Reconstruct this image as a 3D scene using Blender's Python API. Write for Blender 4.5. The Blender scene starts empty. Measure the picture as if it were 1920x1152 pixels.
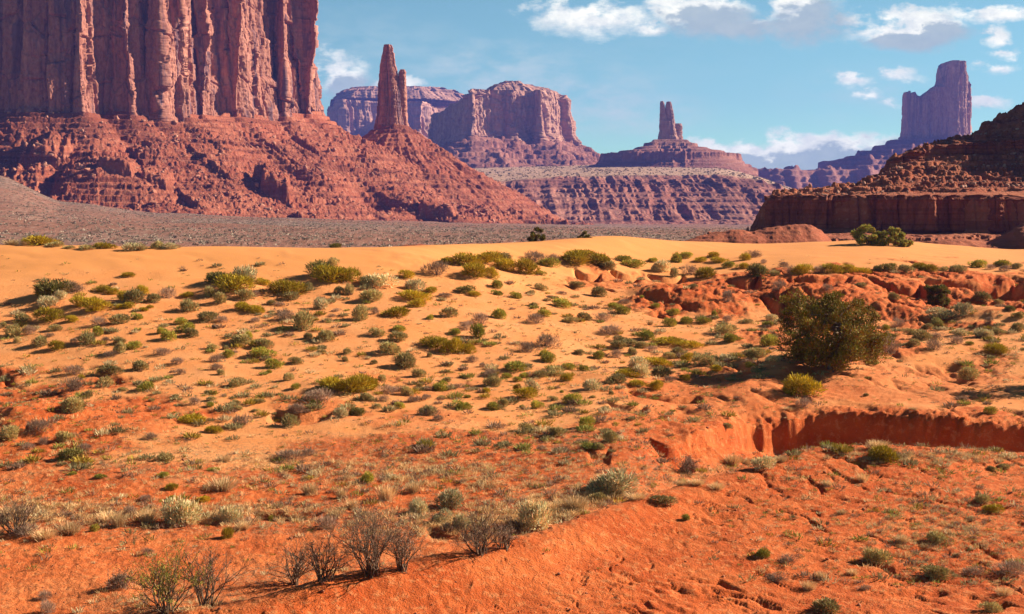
import bpy, math, random
import numpy as np
from mathutils import Vector
R = math.radians

# ------------------------------------------------------------------ camera
F = 2667.0                      # focal length in photo pixels (1920 wide)
CZ = 12.0                       # camera height
HORIZON = 400.0
PITCH = math.atan((576 - HORIZON) / F)
scene = bpy.context.scene
cam_d = bpy.data.cameras.new('camera')
cam = bpy.data.objects.new('camera', cam_d)
scene.collection.objects.link(cam)
cam_d.sensor_width = 36.0
cam_d.lens = 36.0 * F / 1920
cam_d.clip_start = 0.5
cam_d.clip_end = 40000
cam.location = (0, 0, CZ)
cam.rotation_euler = (math.pi / 2 - PITCH, 0, 0)
scene.camera = cam
scene.view_settings.view_transform = 'Standard'
scene.view_settings.look = 'None'
scene.view_settings.gamma = 1
scene.view_settings.exposure = 1.38
scene.cycles.max_bounces = 6
scene.cycles.volume_bounces = 0
scene.cycles.transparent_max_bounces = 8

# ------------------------------------------------------------------ sun and sky
SUN_EL, SUN_OFF = 27.5, 20.0    # elevation; degrees behind the +X axis
sx = math.cos(R(SUN_EL)) * math.cos(R(SUN_OFF))
sy = math.cos(R(SUN_EL)) * math.sin(R(SUN_OFF))
sz = math.sin(R(SUN_EL))
sl = bpy.data.lights.new('sun', 'SUN')
sl.energy = 5.0
sl.angle = R(0.5)
sl.color = (1.0, 0.90, 0.74)
so = bpy.data.objects.new('sun', sl)
scene.collection.objects.link(so)
so.rotation_euler = Vector((sx, sy, sz)).to_track_quat('Z', 'Y').to_euler()
so.location = (300, 60, 400)

world = bpy.data.worlds.new('World')
scene.world = world
world.use_nodes = True
W = world.node_tree
W.nodes.clear()


class NT:
    """small helper for building node trees"""
    def __init__(s, nt): s.nt = nt
    def n(s, typ, **kw):
        nd = s.nt.nodes.new(typ)
        for k, v in kw.items(): setattr(nd, k, v)
        return nd
    def link(s, a, b): s.nt.links.new(a, b)
    def _in(s, sock, v):
        if isinstance(v, bpy.types.NodeSocket): s.link(v, sock)
        elif v is not None: sock.default_value = v
    def math(s, op, a, b=None, c=None, clamp=False):
        nd = s.n('ShaderNodeMath', operation=op, use_clamp=clamp)
        s._in(nd.inputs[0], a)
        if b is not None: s._in(nd.inputs[1], b)
        if c is not None: s._in(nd.inputs[2], c)
        return nd.outputs[0]
    def vmath(s, op, a, b=None):
        nd = s.n('ShaderNodeVectorMath', operation=op)
        s._in(nd.inputs[0], a)
        if b is not None: s._in(nd.inputs[1], b)
        return nd.outputs['Value' if op in ('LENGTH', 'DOT_PRODUCT') else 'Vector']
    def rng(s, v, a, b, c=0.0, d=1.0, smooth=True):
        nd = s.n('ShaderNodeMapRange')
        if smooth: nd.interpolation_type = 'SMOOTHSTEP'
        s._in(nd.inputs[0], v)
        for i, q in enumerate((a, b, c, d)): nd.inputs[1 + i].default_value = q
        return nd.outputs[0]
    def noise(s, vec, scale, detail=4, rough=0.55, dist=0.0):
        nd = s.n('ShaderNodeTexNoise')
        if vec is not None: s._in(nd.inputs['Vector'], vec)
        nd.inputs['Scale'].default_value = scale
        nd.inputs['Detail'].default_value = detail
        nd.inputs['Roughness'].default_value = rough
        nd.inputs['Distortion'].default_value = dist
        return nd.outputs[0]
    def mix(s, f, a, b, typ='MIX'):
        nd = s.n('ShaderNodeMix', data_type='RGBA', blend_type=typ)
        s._in(nd.inputs[0], f)
        for sock, v in ((nd.inputs[6], a), (nd.inputs[7], b)):
            if isinstance(v, tuple) and len(v) == 3: v = v + (1,)
            s._in(sock, v)
        return nd.outputs[2]
    def ramp(s, v, stops):
        nd = s.n('ShaderNodeValToRGB')
        s._in(nd.inputs[0], v)
        el = nd.color_ramp.elements
        while len(el) > 1: el.remove(el[-1])
        el[0].position = stops[0][0]; el[0].color = stops[0][1] + (1,)
        for p, c in stops[1:]:
            e = el.new(p); e.color = c + (1,)
        return nd.outputs[0]
    def scalev(s, vec, sc):
        nd = s.n('ShaderNodeMapping')
        s._in(nd.inputs[0], vec)
        nd.inputs['Scale'].default_value = sc
        return nd.outputs[0]


def make_world():
    t = NT(W)
    sky = t.n('ShaderNodeTexSky', sky_type='NISHITA')
    sky.sun_disc = False
    sky.sun_elevation = R(SUN_EL)
    sky.sun_rotation = R(90 - SUN_OFF)
    sky.altitude = 1600
    sky.air_density = 0.85
    sky.dust_density = 0.1
    sky.ozone_density = 1.6
    skyc = t.mix(1.0, sky.outputs[0], (0.76, 1.05, 0.84), 'MULTIPLY')
    co = t.n('ShaderNodeTexCoord')
    sep = t.n('ShaderNodeSeparateXYZ')
    t.link(co.outputs['Generated'], sep.inputs[0])
    # the dry high-desert sky is much deeper overhead than near the horizon
    skyc = t.mix(t.rng(sep.outputs[2], .17, .6), skyc, t.mix(1.0, skyc, (.42, .42, .46), 'MULTIPLY'))
    yy = t.math('MAXIMUM', sep.outputs[1], 0.08)
    a = t.math('DIVIDE', sep.outputs[0], yy)
    e = t.math('DIVIDE', sep.outputs[2], yy)
    cmb = t.n('ShaderNodeCombineXYZ')
    t.link(a, cmb.inputs[0]); t.link(e, cmb.inputs[1])
    P = cmb.outputs[0]
    # clouds over the valley, by azimuth and elevation:  (px, py, rx, ry, strength)
    blobs = [(1110, 38, 120, 36, .9), (1215, 55, 55, 18, .8), (1320, 35, 95, 44, 1.25), (1390, 62, 80, 26, 1.0),
             (1500, 30, 75, 58, 1.05), (1590, 50, 60, 26, .8), (1700, 60, 115, 34, 1.35), (1850, 30, 95, 24, .95),
             (1865, 78, 32, 20, .8), (1600, 155, 50, 15, .8), (1680, 148, 45, 14, .75), (1860, 128, 45, 14, .75),
             (1875, 105, 40, 9, .7), (1625, 183, 42, 13, .7), (1850, 197, 50, 13, .7), (1660, 195, 34, 14, .65),
             (1480, 292, 230, 36, 1.35), (1370, 280, 80, 18, .9), (1500, 4, 60, 40, .9), (1250, 5, 60, 20, .9), (640, 150, 60, 42, 1.0), (735, 158, 60, 18, .9),
             (-200, 60, 240, 60, 1.0), (2250, 120, 160, 44, 1.1), (2500, 40, 160, 50, 1.0), (2150, 230, 120, 26, .9)]
    # wide thin veils
    veils = [(900, 125, 150, 34, .8), (1010, 165, 170, 40, .9), (1120, 205, 140, 42, .95), (690, 90, 140, 42, .35), (1640, 185, 130, 45, .3), (1150, 120, 200, 60, .12)]
    n1 = t.noise(t.scalev(P, (1, 1.7, 1)), 26, 7, 0.62)
    n2 = t.noise(t.scalev(P, (1, 2.2, 1)), 9, 3, 0.5)
    wob = t.math('ADD', t.math('MULTIPLY', t.math('SUBTRACT', n1, 0.5), 0.05), t.math('MULTIPLY', t.math('SUBTRACT', n2, 0.5), 0.04))
    cw = t.n('ShaderNodeCombineXYZ')
    t.link(t.math('ADD', a, wob), cw.inputs[0]); t.link(t.math('SUBTRACT', e, t.math('MULTIPLY', wob, .6)), cw.inputs[1])
    PW = cw.outputs[0]
    def field(lst, rr=1.45):
        acc = None; low = None
        for px, py, rx, ry, st in lst:
            c = ((px - 960) / F, (HORIZON - py) / F, 0)
            v = t.vmath('MULTIPLY', t.vmath('SUBTRACT', PW, c), (F / rx / rr, F / ry / rr, 0))
            m = t.math('MULTIPLY', t.math('SUBTRACT', 1.0, t.vmath('LENGTH', v), clamp=True), st)
            acc = m if acc is None else t.math('MAXIMUM', acc, m)
            if ry >= 26 and st > .9:
                q = t.math('MULTIPLY', t.math('MULTIPLY', m, 1.9), t.rng(t.vmath('DOT_PRODUCT', v, (0.35, -0.95, 0)), -0.35, 0.35))
                low = q if low is None else t.math('MAXIMUM', low, q)
        return acc, low
    d, low = field(blobs)
    n3 = t.noise(t.scalev(P, (1, 1.5, 1)), 60, 6, 0.6)
    n4 = t.noise(t.scalev(P, (1, 1.9, 1)), 140, 5, 0.65)
    dens = t.math('ADD', t.math('MULTIPLY', d, 1.45), t.math('ADD', t.math('MULTIPLY', t.math('SUBTRACT', n1, 0.5), 1.7), t.math('ADD', t.math('MULTIPLY', t.math('SUBTRACT', n3, 0.5), .9), t.math('MULTIPLY', t.math('SUBTRACT', n4, .5), .5))))
    dens = t.math('MULTIPLY', t.rng(dens, 0.24, 1.05), t.rng(d, 0.0, 0.25))
    vd, _ = field(veils, 1.7)
    vn = t.noise(t.scalev(P, (1, 2.6, 1)), 30, 6, 0.6)
    veil = t.math('MULTIPLY', t.math('MULTIPLY', vd, t.rng(vn, 0.3, 0.7)), 1.0)
    shade = t.math('ADD', t.math('MULTIPLY', low, 1.5), t.math('ADD', t.math('MULTIPLY', t.math('SUBTRACT', n1, .52), 2.6), t.math('MULTIPLY', t.math('SUBTRACT', n3, .5), 1.8)))
    shade = t.math('MULTIPLY', t.rng(shade, -.1, 1.1), .85)
    bright = t.mix(t.rng(n3, .35, .7), (7.2, 7.6, 7.2), (11.0, 10.8, 9.2))
    ccol = t.mix(shade, bright, (2.9, 4.0, 4.4))
    c1 = t.mix(veil, skyc, (5.6, 6.5, 6.3))
    c2 = t.mix(dens, c1, ccol)
    bg = t.n('ShaderNodeBackground')
    t.link(c2, bg.inputs[0])
    bg.inputs[1].default_value = 0.05
    out = t.n('ShaderNodeOutputWorld')
    t.link(bg.outputs[0], out.inputs[0])


make_world()

# ------------------------------------------------------------------ projection helpers
def ray(px, py):
    """(X/Y, dz/Y) of the sight line through a photo pixel"""
    u = (np.asarray(px, float) - 960) / F
    v = (576 - np.asarray(py, float)) / F
    den = math.cos(PITCH) + v * math.sin(PITCH)
    return u / den, (-math.sin(PITCH) + v * math.cos(PITCH)) / den
def slope(py): return float(ray(960, py)[1])
def zat(py, Y): return CZ + slope(py) * Y
def tx(px): return (px - 960) / F
def xat(px, Y): return (px - 960) / F * Y
def px_row(Y, Z):
    s = (Z - CZ) / Y
    c, k = math.cos(PITCH), math.sin(PITCH)
    v = (s * c + k) / (c - s * k)
    return 576 - v * F

# ------------------------------------------------------------------ noise
def _h(ix, iy, seed):
    h = (ix.astype(np.int64) * 374761393 + iy.astype(np.int64) * 668265263 + seed * 1442695041) & 0xFFFFFFFF
    h = ((h ^ (h >> 13)) * 1274126177) & 0xFFFFFFFF
    h = ((h ^ (h >> 16)) * 2246822519) & 0xFFFFFFFF
    return (h ^ (h >> 15)) & 0xFFFFFFFF
def rnd(ix, iy=0, seed=0):
    ix = np.asarray(ix)
    return _h(ix, np.zeros_like(ix) + iy, seed) / 4294967296.0
def pn(x, y, seed=0):
    x, y = np.broadcast_arrays(np.asarray(x, float), np.asarray(y, float))
    x0 = np.floor(x); y0 = np.floor(y)
    fx = x - x0; fy = y - y0
    ix = x0.astype(np.int64); iy = y0.astype(np.int64)
    u = fx * fx * fx * (fx * (fx * 6 - 15) + 10); v = fy * fy * fy * (fy * (fy * 6 - 15) + 10)
    def g(a, b, dx, dy):
        an = _h(a, b, seed) * (2 * math.pi / 4294967296.0)
        return np.cos(an) * dx + np.sin(an) * dy
    n00 = g(ix, iy, fx, fy); n10 = g(ix + 1, iy, fx - 1, fy)
    n01 = g(ix, iy + 1, fx, fy - 1); n11 = g(ix + 1, iy + 1, fx - 1, fy - 1)
    return ((n00 * (1 - u) + n10 * u) * (1 - v) + (n01 * (1 - u) + n11 * u) * v) * 1.5
def fbm(x, y, oct=4, seed=0, gain=.5):
    a, s, t = 1.0, 0, 0
    for i in range(oct):
        s = s + a * pn(x, y, seed + i * 17); t += a
        x = x * 2.03 + 3.1; y = y * 2.03 - 1.7; a *= gain
    return s / t
def ridged(x, y, oct=4, seed=0):
    a, s, t = 1.0, 0, 0
    for i in range(oct):
        s = s + a * (1 - np.abs(pn(x, y, seed + i * 13)) * 2); t += a
        x = x * 2.1 + 5.3; y = y * 2.1 + 1.9; a *= .5
    return s / t
def voro(x, y, seed=0):
    """F1 distance, F2-F1 and random value of the nearest cell"""
    x, y = np.broadcast_arrays(np.asarray(x, float), np.asarray(y, float))
    ix = np.floor(x).astype(np.int64); iy = np.floor(y).astype(np.int64)
    f1 = np.full(x.shape, 9.0); f2 = f1.copy(); cid = np.zeros(x.shape)
    for a in (-1, 0, 1):
        for b in (-1, 0, 1):
            cx = ix + a; cy = iy + b
            px = cx + .15 + .7 * _h(cx, cy, seed) / 4294967296.0; py = cy + .15 + .7 * _h(cx, cy, seed + 7) / 4294967296.0
            d = np.hypot(px - x, py - y)
            m = d < f1
            f2 = np.where(m, f1, np.minimum(f2, d)); cid = np.where(m, _h(cx, cy, seed + 3) / 4294967296.0, cid); f1 = np.where(m, d, f1)
    return f1, f2 - f1, cid
def sstep(a, b, x):
    u = np.clip((x - a) / (b - a), 0, 1)
    return u * u * (3 - 2 * u)

# ------------------------------------------------------------------ object helpers
COL = scene.collection
def tag(o, label=None, cat=None, group=None, kind=None):
    for k, v in (('label', label), ('category', cat), ('group', group), ('kind', kind)):
        if v: o[k] = v
    return o
def link(o, parent=None):
    COL.objects.link(o)
    if parent: o.parent = parent
    return o
def empty(name, loc, **kw):
    o = link(bpy.data.objects.new(name, None)); o.location = loc
    o.empty_display_size = 0.5
    return tag(o, **kw)
def mesh_obj(name, V, faces, mats, parent=None, smooth=False, col=None, attrs=None, matidx=None):
    """V (n,3), faces (m,k) array of one size or list of such arrays"""
    fl = faces if isinstance(faces, list) else [faces]
    fl = [np.asarray(f, np.int32) for f in fl if len(f)]
    me = bpy.data.meshes.new(name)
    V = np.asarray(V, np.float32)
    nl = sum(f.size for f in fl); nf = sum(len(f) for f in fl)
    me.vertices.add(len(V)); me.vertices.foreach_set('co', V.ravel())
    me.loops.add(nl); me.loops.foreach_set('vertex_index', np.concatenate([f.ravel() for f in fl]))
    me.polygons.add(nf)
    sizes = np.concatenate([np.full(len(f), f.shape[1], np.int32) for f in fl])
    st = np.concatenate(([0], np.cumsum(sizes)[:-1])).astype(np.int32)
    me.polygons.foreach_set('loop_start', st)
    me.polygons.foreach_set('loop_total', sizes)
    if smooth: me.polygons.foreach_set('use_smooth', np.ones(nf, bool))
    if matidx is not None: me.polygons.foreach_set('material_index', np.asarray(matidx, np.int32))
    me.update(calc_edges=True)
    if col is not None:
        c = np.ones((len(V), 4), np.float32); c[:, :3] = col
        at = me.color_attributes.new('tint', 'FLOAT_COLOR', 'POINT'); at.data.foreach_set('color', c.ravel())
    for k, v in (attrs or {}).items():
        at = me.attributes.new(k, 'FLOAT', 'POINT'); at.data.foreach_set('value', np.asarray(v, np.float32).ravel())
    for m in (mats if isinstance(mats, (list, tuple)) else [mats]): me.materials.append(m)
    return link(bpy.data.objects.new(name, me), parent)
def grid_faces(nr, nc, wrap=False):
    r = np.arange(nr - 1)[:, None]; c = np.arange(nc if wrap else nc - 1)[None, :]
    c2 = (c + 1) % nc
    return np.stack(np.broadcast_arrays(r * nc + c, r * nc + c2, (r + 1) * nc + c2, (r + 1) * nc + c), -1).reshape(-1, 4)

# ------------------------------------------------------------------ materials
def new_mat(name, rough=0.95, spec=0.1):
    m = bpy.data.materials.new(name); m.use_nodes = True
    t = NT(m.node_tree)
    b = m.node_tree.nodes['Principled BSDF']
    b.inputs['Roughness'].default_value = rough
    b.inputs['Specular IOR Level'].default_value = spec
    return m, t, b
def bump(t, b, h, dist, strength=1.0):
    nd = t.n('ShaderNodeBump'); nd.inputs['Distance'].default_value = dist; nd.inputs['Strength'].default_value = strength
    t.link(h, nd.inputs['Height']); t.link(nd.outputs[0], b.inputs['Normal'])
def pos(t): return t.n('ShaderNodeNewGeometry').outputs['Position']
def attr(t, name): return t.n('ShaderNodeAttribute', attribute_name=name).outputs['Fac']

def mat_ground():
    m, t, b = new_mat('desert_soil')
    P = pos(t)
    red = attr(t, 'red'); pale = attr(t, 'pale')
    n1 = t.noise(P, 0.35, 5, 0.6); n2 = t.noise(P, 3.0, 5, 0.65); n3 = t.noise(P, 14.0, 3, 0.7)
    sand = t.mix(t.rng(n1, .3, .7), (1.0, 0.35, 0.105), (1.0, 0.41, 0.15))  # slope sand coloured lighter than the crest to make up for weaker sunlight
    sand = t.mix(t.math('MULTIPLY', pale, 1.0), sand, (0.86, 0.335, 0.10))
    redc = t.mix(t.rng(n1, .3, .7), (0.60, 0.100, 0.018), (0.80, 0.185, 0.045))
    redc = t.mix(t.rng(n2, .50, .70), redc, (0.92, 0.31, 0.105))
    c = t.mix(red, sand, redc)
    # darker crusts and grit, the shade of tiny clods put in as dark speckles
    rough = t.math('SUBTRACT', 1.0, pale)
    f = t.math('MULTIPLY', t.rng(n2, .60, .72), rough)
    c = t.mix(t.math('MULTIPLY', f, .5), c, (0.40, 0.10, 0.035))
    f = t.math('MULTIPLY', t.rng(n3, .58, .68), rough)
    c = t.mix(t.math('MULTIPLY', f, .62), c, (0.30, 0.10, 0.05))
    f = t.math('MULTIPLY', t.rng(t.noise(P, 9.0, 4, .6), .63, .7), rough)
    c = t.mix(t.math('MULTIPLY', f, .45), c, (0.78, 0.42, 0.22))
    lit = attr(t, 'litter')
    lf = t.math('MULTIPLY', lit, t.rng(t.noise(P, 5.0, 6, .7), .45, .62))
    c = t.mix(t.math('MULTIPLY', lf, .7), c, (0.34, 0.21, 0.11))
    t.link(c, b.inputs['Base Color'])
    hh = t.math('ADD', t.math('MULTIPLY', n2, .45), t.math('MULTIPLY', n3, .55))
    hh = t.math('MULTIPLY', hh, t.math('ADD', .10, t.math('MULTIPLY', rough, .9)))
    bump(t, b, hh, 0.16, 1.0)
    return m

def mat_rock(name, c1, c2, varnish, sx_=0.12, sz_=0.01, strata=0.25, var_amt=.6, bumpd=2.0, s=1.0, strat_attr=True):
    """cliff stone: vertical streaks of varnish and horizontal beds"""
    m, t, b = new_mat(name, 0.9)
    P = pos(t)
    streak = t.noise(t.scalev(P, (sx_, sx_, sz_)), 1.0, 6, 0.62, .3)
    broad = t.noise(t.scalev(P, (.012, .012, .009)), 1.0, 4, .6)
    fine = t.noise(t.scalev(P, (.5 * s, .5 * s, .25 * s)), 1.0, 5, .65)
    c = t.mix(t.rng(fine, .3, .7), c1, c2)
    c = t.mix(t.math('MULTIPLY', t.rng(streak, .50, .64), var_amt), c, varnish)
    pale = t.rng(t.noise(t.scalev(P, (sx_ * .7, sx_ * .7, sz_ * 2.2)), 1.0, 4, .6), .56, .70)
    c = t.mix(t.math('MULTIPLY', pale, .45), c, tuple(min(1, q * 1.35 + .03) for q in c2))
    c = t.mix(t.math('MULTIPLY', t.rng(broad, .45, .65), .35), c, tuple(q * .8 for q in c1))
    bed = t.noise(t.scalev(P, (.006, .006, strata)), 1.0, 4, .6)
    bm = attr(t, 'beds')
    c = t.mix(t.math('MULTIPLY', t.rng(bed, .48, .56), t.math('MULTIPLY', bm, .5)), c, tuple(q * .55 for q in c1))
    t.link(c, b.inputs['Base Color'])
    hh = t.math('ADD', t.math('MULTIPLY', streak, .6), t.math('ADD', t.math('MULTIPLY', fine, .35), t.math('MULTIPLY', t.math('MULTIPLY', bed, bm), .5)))
    bump(t, b, hh, bumpd, 1.0)
    return m

def mat_talus(name, c1, c2, c3, s=1.0, strata=.12, bumpd=2.0, strat=.45):
    m, t, b = new_mat(name, 0.95)
    P = pos(t)
    n1 = t.noise(t.scalev(P, (.02 * s, .02 * s, .03 * s)), 1.0, 5, .6)
    n2 = t.noise(t.scalev(P, (.3 * s,) * 3), 1.0, 6, .7)
    bed = t.noise(t.scalev(P, (.004, .004, strata)), 1.0, 4, .6)
    c = t.mix(t.rng(n1, .35, .65), c1, c2)
    c = t.mix(t.math('MULTIPLY', t.rng(n2, .5, .66), .7), c, c3)
    c = t.mix(t.math('MULTIPLY', t.rng(bed, .5, .57), strat), c, tuple(q * .55 for q in c1))
    g = attr(t, 'scrub')
    sp = t.noise(t.scalev(P, (.22 * s,) * 3), 1.0, 3, .6)
    c = t.mix(t.math('MULTIPLY', t.rng(sp, .50, .60), g), c, (0.13, 0.12, 0.06))
    pl = attr(t, 'pale')
    c = t.mix(pl, c, (0.66, 0.40, 0.25))
    c = t.mix(t.math('MULTIPLY', pl, t.rng(sp, .56, .62)), c, (0.11, 0.11, 0.055))
    t.link(c, b.inputs['Base Color'])
    bump(t, b, t.math('ADD', n2, t.math('MULTIPLY', bed, .8)), bumpd, 1.0)
    return m

def mat_gravel():
    m, t, b = new_mat('grey_gravel_plain')
    P = pos(t)
    n1 = t.noise(t.scalev(P, (.01, .004, .01)), 1.0, 4, .6)
    n2 = t.noise(t.scalev(P, (.8, .12, .8)), 1.0, 5, .75)
    n3 = t.noise(t.scalev(P, (.35, .05, .35)), 1.0, 4, .7)
    c = t.mix(t.rng(n1, .35, .65), (0.34, 0.165, 0.115), (0.27, 0.155, 0.115))
    c = t.mix(t.rng(n2, .5, .62), c, (0.42, 0.28, 0.215))
    c = t.mix(t.math('MULTIPLY', t.rng(n3, .52, .6), .75), c, (0.10, 0.08, 0.055))
    c = t.mix(t.math('MULTIPLY', attr(t, 'red'), t.rng(n1, .3, .6)), c, (0.42, 0.11, 0.05))
    t.link(c, b.inputs['Base Color'])
    bump(t, b, n2, 1.2, 1.0)
    return m

def mat_leaf(name, base, vary=.35, transl=.15):
    m, t, b = new_mat(name, .8, .15)
    at = t.n('ShaderNodeAttribute', attribute_name='tint').outputs['Color']
    oi = t.n('ShaderNodeObjectInfo').outputs['Random']
    c = t.mix(1.0, at, base, 'MULTIPLY')
    c = t.mix(1.0, c, t.ramp(oi, [(0, (1 - vary,) * 3), (1, (1 + vary * .5,) * 3)]), 'MULTIPLY')
    t.link(c, b.inputs['Base Color'])
    tr = t.n('ShaderNodeBsdfTranslucent'); t.link(c, tr.inputs[0])
    mx = t.n('ShaderNodeMixShader'); mx.inputs[0].default_value = transl
    out = m.node_tree.nodes['Material Output']
    t.link(b.outputs[0], mx.inputs[1]); t.link(tr.outputs[0], mx.inputs[2]); t.link(mx.outputs[0], out.inputs[0])
    return m
def mat_bark(name, a, c_):
    m, t, b = new_mat(name, .9)
    n = t.noise(t.scalev(pos(t), (9, 9, 2)), 1.0, 4, .6)
    t.link(t.mix(t.rng(n, .35, .65), a, c_), b.inputs['Base Color'])
    bump(t, b, n, .05)
    return m

M_GROUND = mat_ground()
M_GRAVEL = mat_gravel()
M_CLIFF = mat_rock('butte_sandstone', (0.38, 0.13, 0.085), (0.60, 0.265, 0.18), (0.15, 0.085, 0.105), bumpd=.6, var_amt=.85)
M_TALUS = mat_talus('butte_talus', (0.36, 0.09, 0.045), (0.45, 0.135, 0.07), (0.60, 0.26, 0.16), strat=.6)
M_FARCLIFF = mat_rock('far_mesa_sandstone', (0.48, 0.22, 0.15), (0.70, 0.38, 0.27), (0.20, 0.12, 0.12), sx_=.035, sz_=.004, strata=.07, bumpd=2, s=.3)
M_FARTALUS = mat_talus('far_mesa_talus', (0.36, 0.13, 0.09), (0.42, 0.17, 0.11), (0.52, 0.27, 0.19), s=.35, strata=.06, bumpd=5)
M_BENCH = mat_talus('bench_slope', (0.37, 0.125, 0.08), (0.45, 0.18, 0.115), (0.54, 0.28, 0.20), s=.4, strata=.13, bumpd=3, strat=.85)
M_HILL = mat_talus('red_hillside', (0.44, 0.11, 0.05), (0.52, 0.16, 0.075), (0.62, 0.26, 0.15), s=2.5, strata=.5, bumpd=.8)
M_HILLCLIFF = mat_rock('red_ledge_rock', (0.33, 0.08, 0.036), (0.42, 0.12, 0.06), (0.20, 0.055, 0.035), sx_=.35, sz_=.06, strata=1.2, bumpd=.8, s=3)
M_MOUND = mat_talus('red_mound_soil', (0.40, 0.10, 0.045), (0.46, 0.13, 0.06), (0.50, 0.18, 0.09), s=3, strata=.8, bumpd=.4, strat=.3)
M_BOULDER = mat_talus('boulder_stone', (0.50, 0.19, 0.11), (0.62, 0.28, 0.18), (0.58, 0.31, 0.22), s=2, strata=.2, bumpd=.6, strat=.1)

# ------------------------------------------------------------------ near ground (one height field in front of the crest)
K = {  # photo column: knots (row, distance) or ('z', height, distance)
 -600: [(1240, 36), (1100, 44), (1060, 47), (1000, 51), (950, 55), (900, 59), (830, 66), (720, 80), (620, 93), (520, 108), (466, 120)],
 0:    [(1200, 38.5), (1120, 43), (1060, 47), (1000, 51), (950, 55), (900, 59), (830, 66), (720, 80), (620, 93), (520, 108), (461, 120)],
 350:  [(1215, 38), (1180, 39.2), (1150, 40.2), (1120, 43.6), (1000, 51.5), (900, 59.5), (830, 66), (720, 80), (620, 93), (520, 109), (464, 121)],
 700:  [(1152, 41.5), (1110, 42.7), (1075, 44), (1058, 47.6), (980, 53), (900, 60), (830, 67), (720, 81), (620, 95), (520, 112), (466, 124)],
 1000: [(1152, 42), (1080, 45), (1010, 48.7), (992, 52.4), (940, 56.5), (870, 62.5), (810, 70), (700, 86), (600, 104), (510, 128), (454, 146)],
 1130: [(1152, 42), (1055, 47), (966, 52), (945, 55.8), (905, 59.5), (850, 64.5), (790, 72), (700, 88), (600, 109), (510, 137), (444, 155)],
 1300: [(1152, 42.5), (1030, 49), (915, 57), ('z', -.1, 60.5), ('z', .1, 69.4), (822, 70.2), (770, 77), (690, 92), (600, 113), (510, 143), (454, 165)],
 1430: [(1152, 43), (1015, 50), (876, 60.5), ('z', -1.0, 65), ('z', -.9, 75.8), (796, 76.6), (735, 82), (680, 92), (595, 116), (510, 140), (459, 170)],
 1540: [(1152, 43), (1005, 51), (848, 62.8), ('z', -1.7, 68), ('z', -1.7, 77.1), (786, 77.5), (706, 89), (655, 97), (600, 114), (512, 136), (455, 172)],
 1650: [(1152, 43), (1000, 51.5), (845, 63.5), ('z', -1.8, 69), ('z', -1.8, 76.9), (784, 77.25), (704, 90), (650, 98), (600, 116), (512, 137), (451, 174)],
 1780: [(1152, 43), (1000, 52), (848, 64), ('z', -1.8, 69.5), ('z', -1.8, 76.3), (784, 76.65), (704, 91), (642, 101), (592, 120), (512, 138), (461, 176)],
 1920: [(1152, 43), (1000, 52), (856, 65), ('z', -2, 70), ('z', -1.9, 75.4), (802, 75.8), (710, 90), (640, 102), (590, 121), (506, 140), (469, 178)],
 2500: [(1152, 43), (1000, 52), (858, 65), ('z', -2, 70), ('z', -1.8, 74), (806, 74.4), (712, 90), (640, 102), (590, 121), (506, 140), (466, 178)],
}
kx = sorted(K)
def knot_arrays():
    Ys, Zs = [], []
    for x in kx:
        y = []; z = []
        for k in K[x]:
            if k[0] == 'z': z.append(k[1]); y.append(k[2])
            else: y.append(k[1]); z.append(zat(k[0], k[1]))
        y = [4, 22] + y + [y[-1] + 16, y[-1] + 60, y[-1] + 150, 480]
        z = [.4, z[0] + .1] + z + [z[-1] - .5, z[-1] - 4.2, 1.0, -6]
        Ys.append(y); Zs.append(z)
    return np.array(Ys), np.array(Zs)
KY, KZ = knot_arrays()

def pchip(x, y, xi):
    h = np.diff(x); d = np.diff(y) / h
    m = np.zeros_like(y); m[0] = d[0]; m[-1] = d[-1]
    w = d[:-1] * d[1:] > 0
    hm = np.where(w, 2 * d[:-1] * d[1:] / np.where(w, d[:-1] + d[1:], 1), 0)
    m[1:-1] = hm
    i = np.clip(np.searchsorted(x, xi) - 1, 0, len(x) - 2)
    t = np.clip((xi - x[i]) / h[i], 0, 1)
    return ((2 * t**3 - 3 * t**2 + 1) * y[i] + (t**3 - 2 * t**2 + t) * h[i] * m[i] + (-2 * t**3 + 3 * t**2) * y[i + 1] + (t**3 - t**2) * h[i] * m[i + 1])

GT = np.concatenate([np.linspace(-1.4, -.47, 60)[:-1], np.linspace(-.47, .47, 1090), np.linspace(.47, 1.4, 60)[1:]])
NC, NR = len(GT), 1150
GY = np.concatenate([np.linspace(5, 30, 24)[:-1], 30 * np.exp(np.linspace(0, math.log(460 / 30), NR - 23))])
T2, Y2 = np.meshgrid(GT, GY)
X2 = T2 * Y2
def smooth_interp(px, xs, A):
    """Catmull-like smooth interpolation of knot rows across columns"""
    return np.stack([pchip(np.array(xs, float), A[:, j], px) for j in range(A.shape[1])], 1)
pxc = 960 + GT * F
CY = smooth_interp(pxc, kx, KY); CZK = smooth_interp(pxc, kx, KZ)
Z2 = np.zeros_like(X2)
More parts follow.
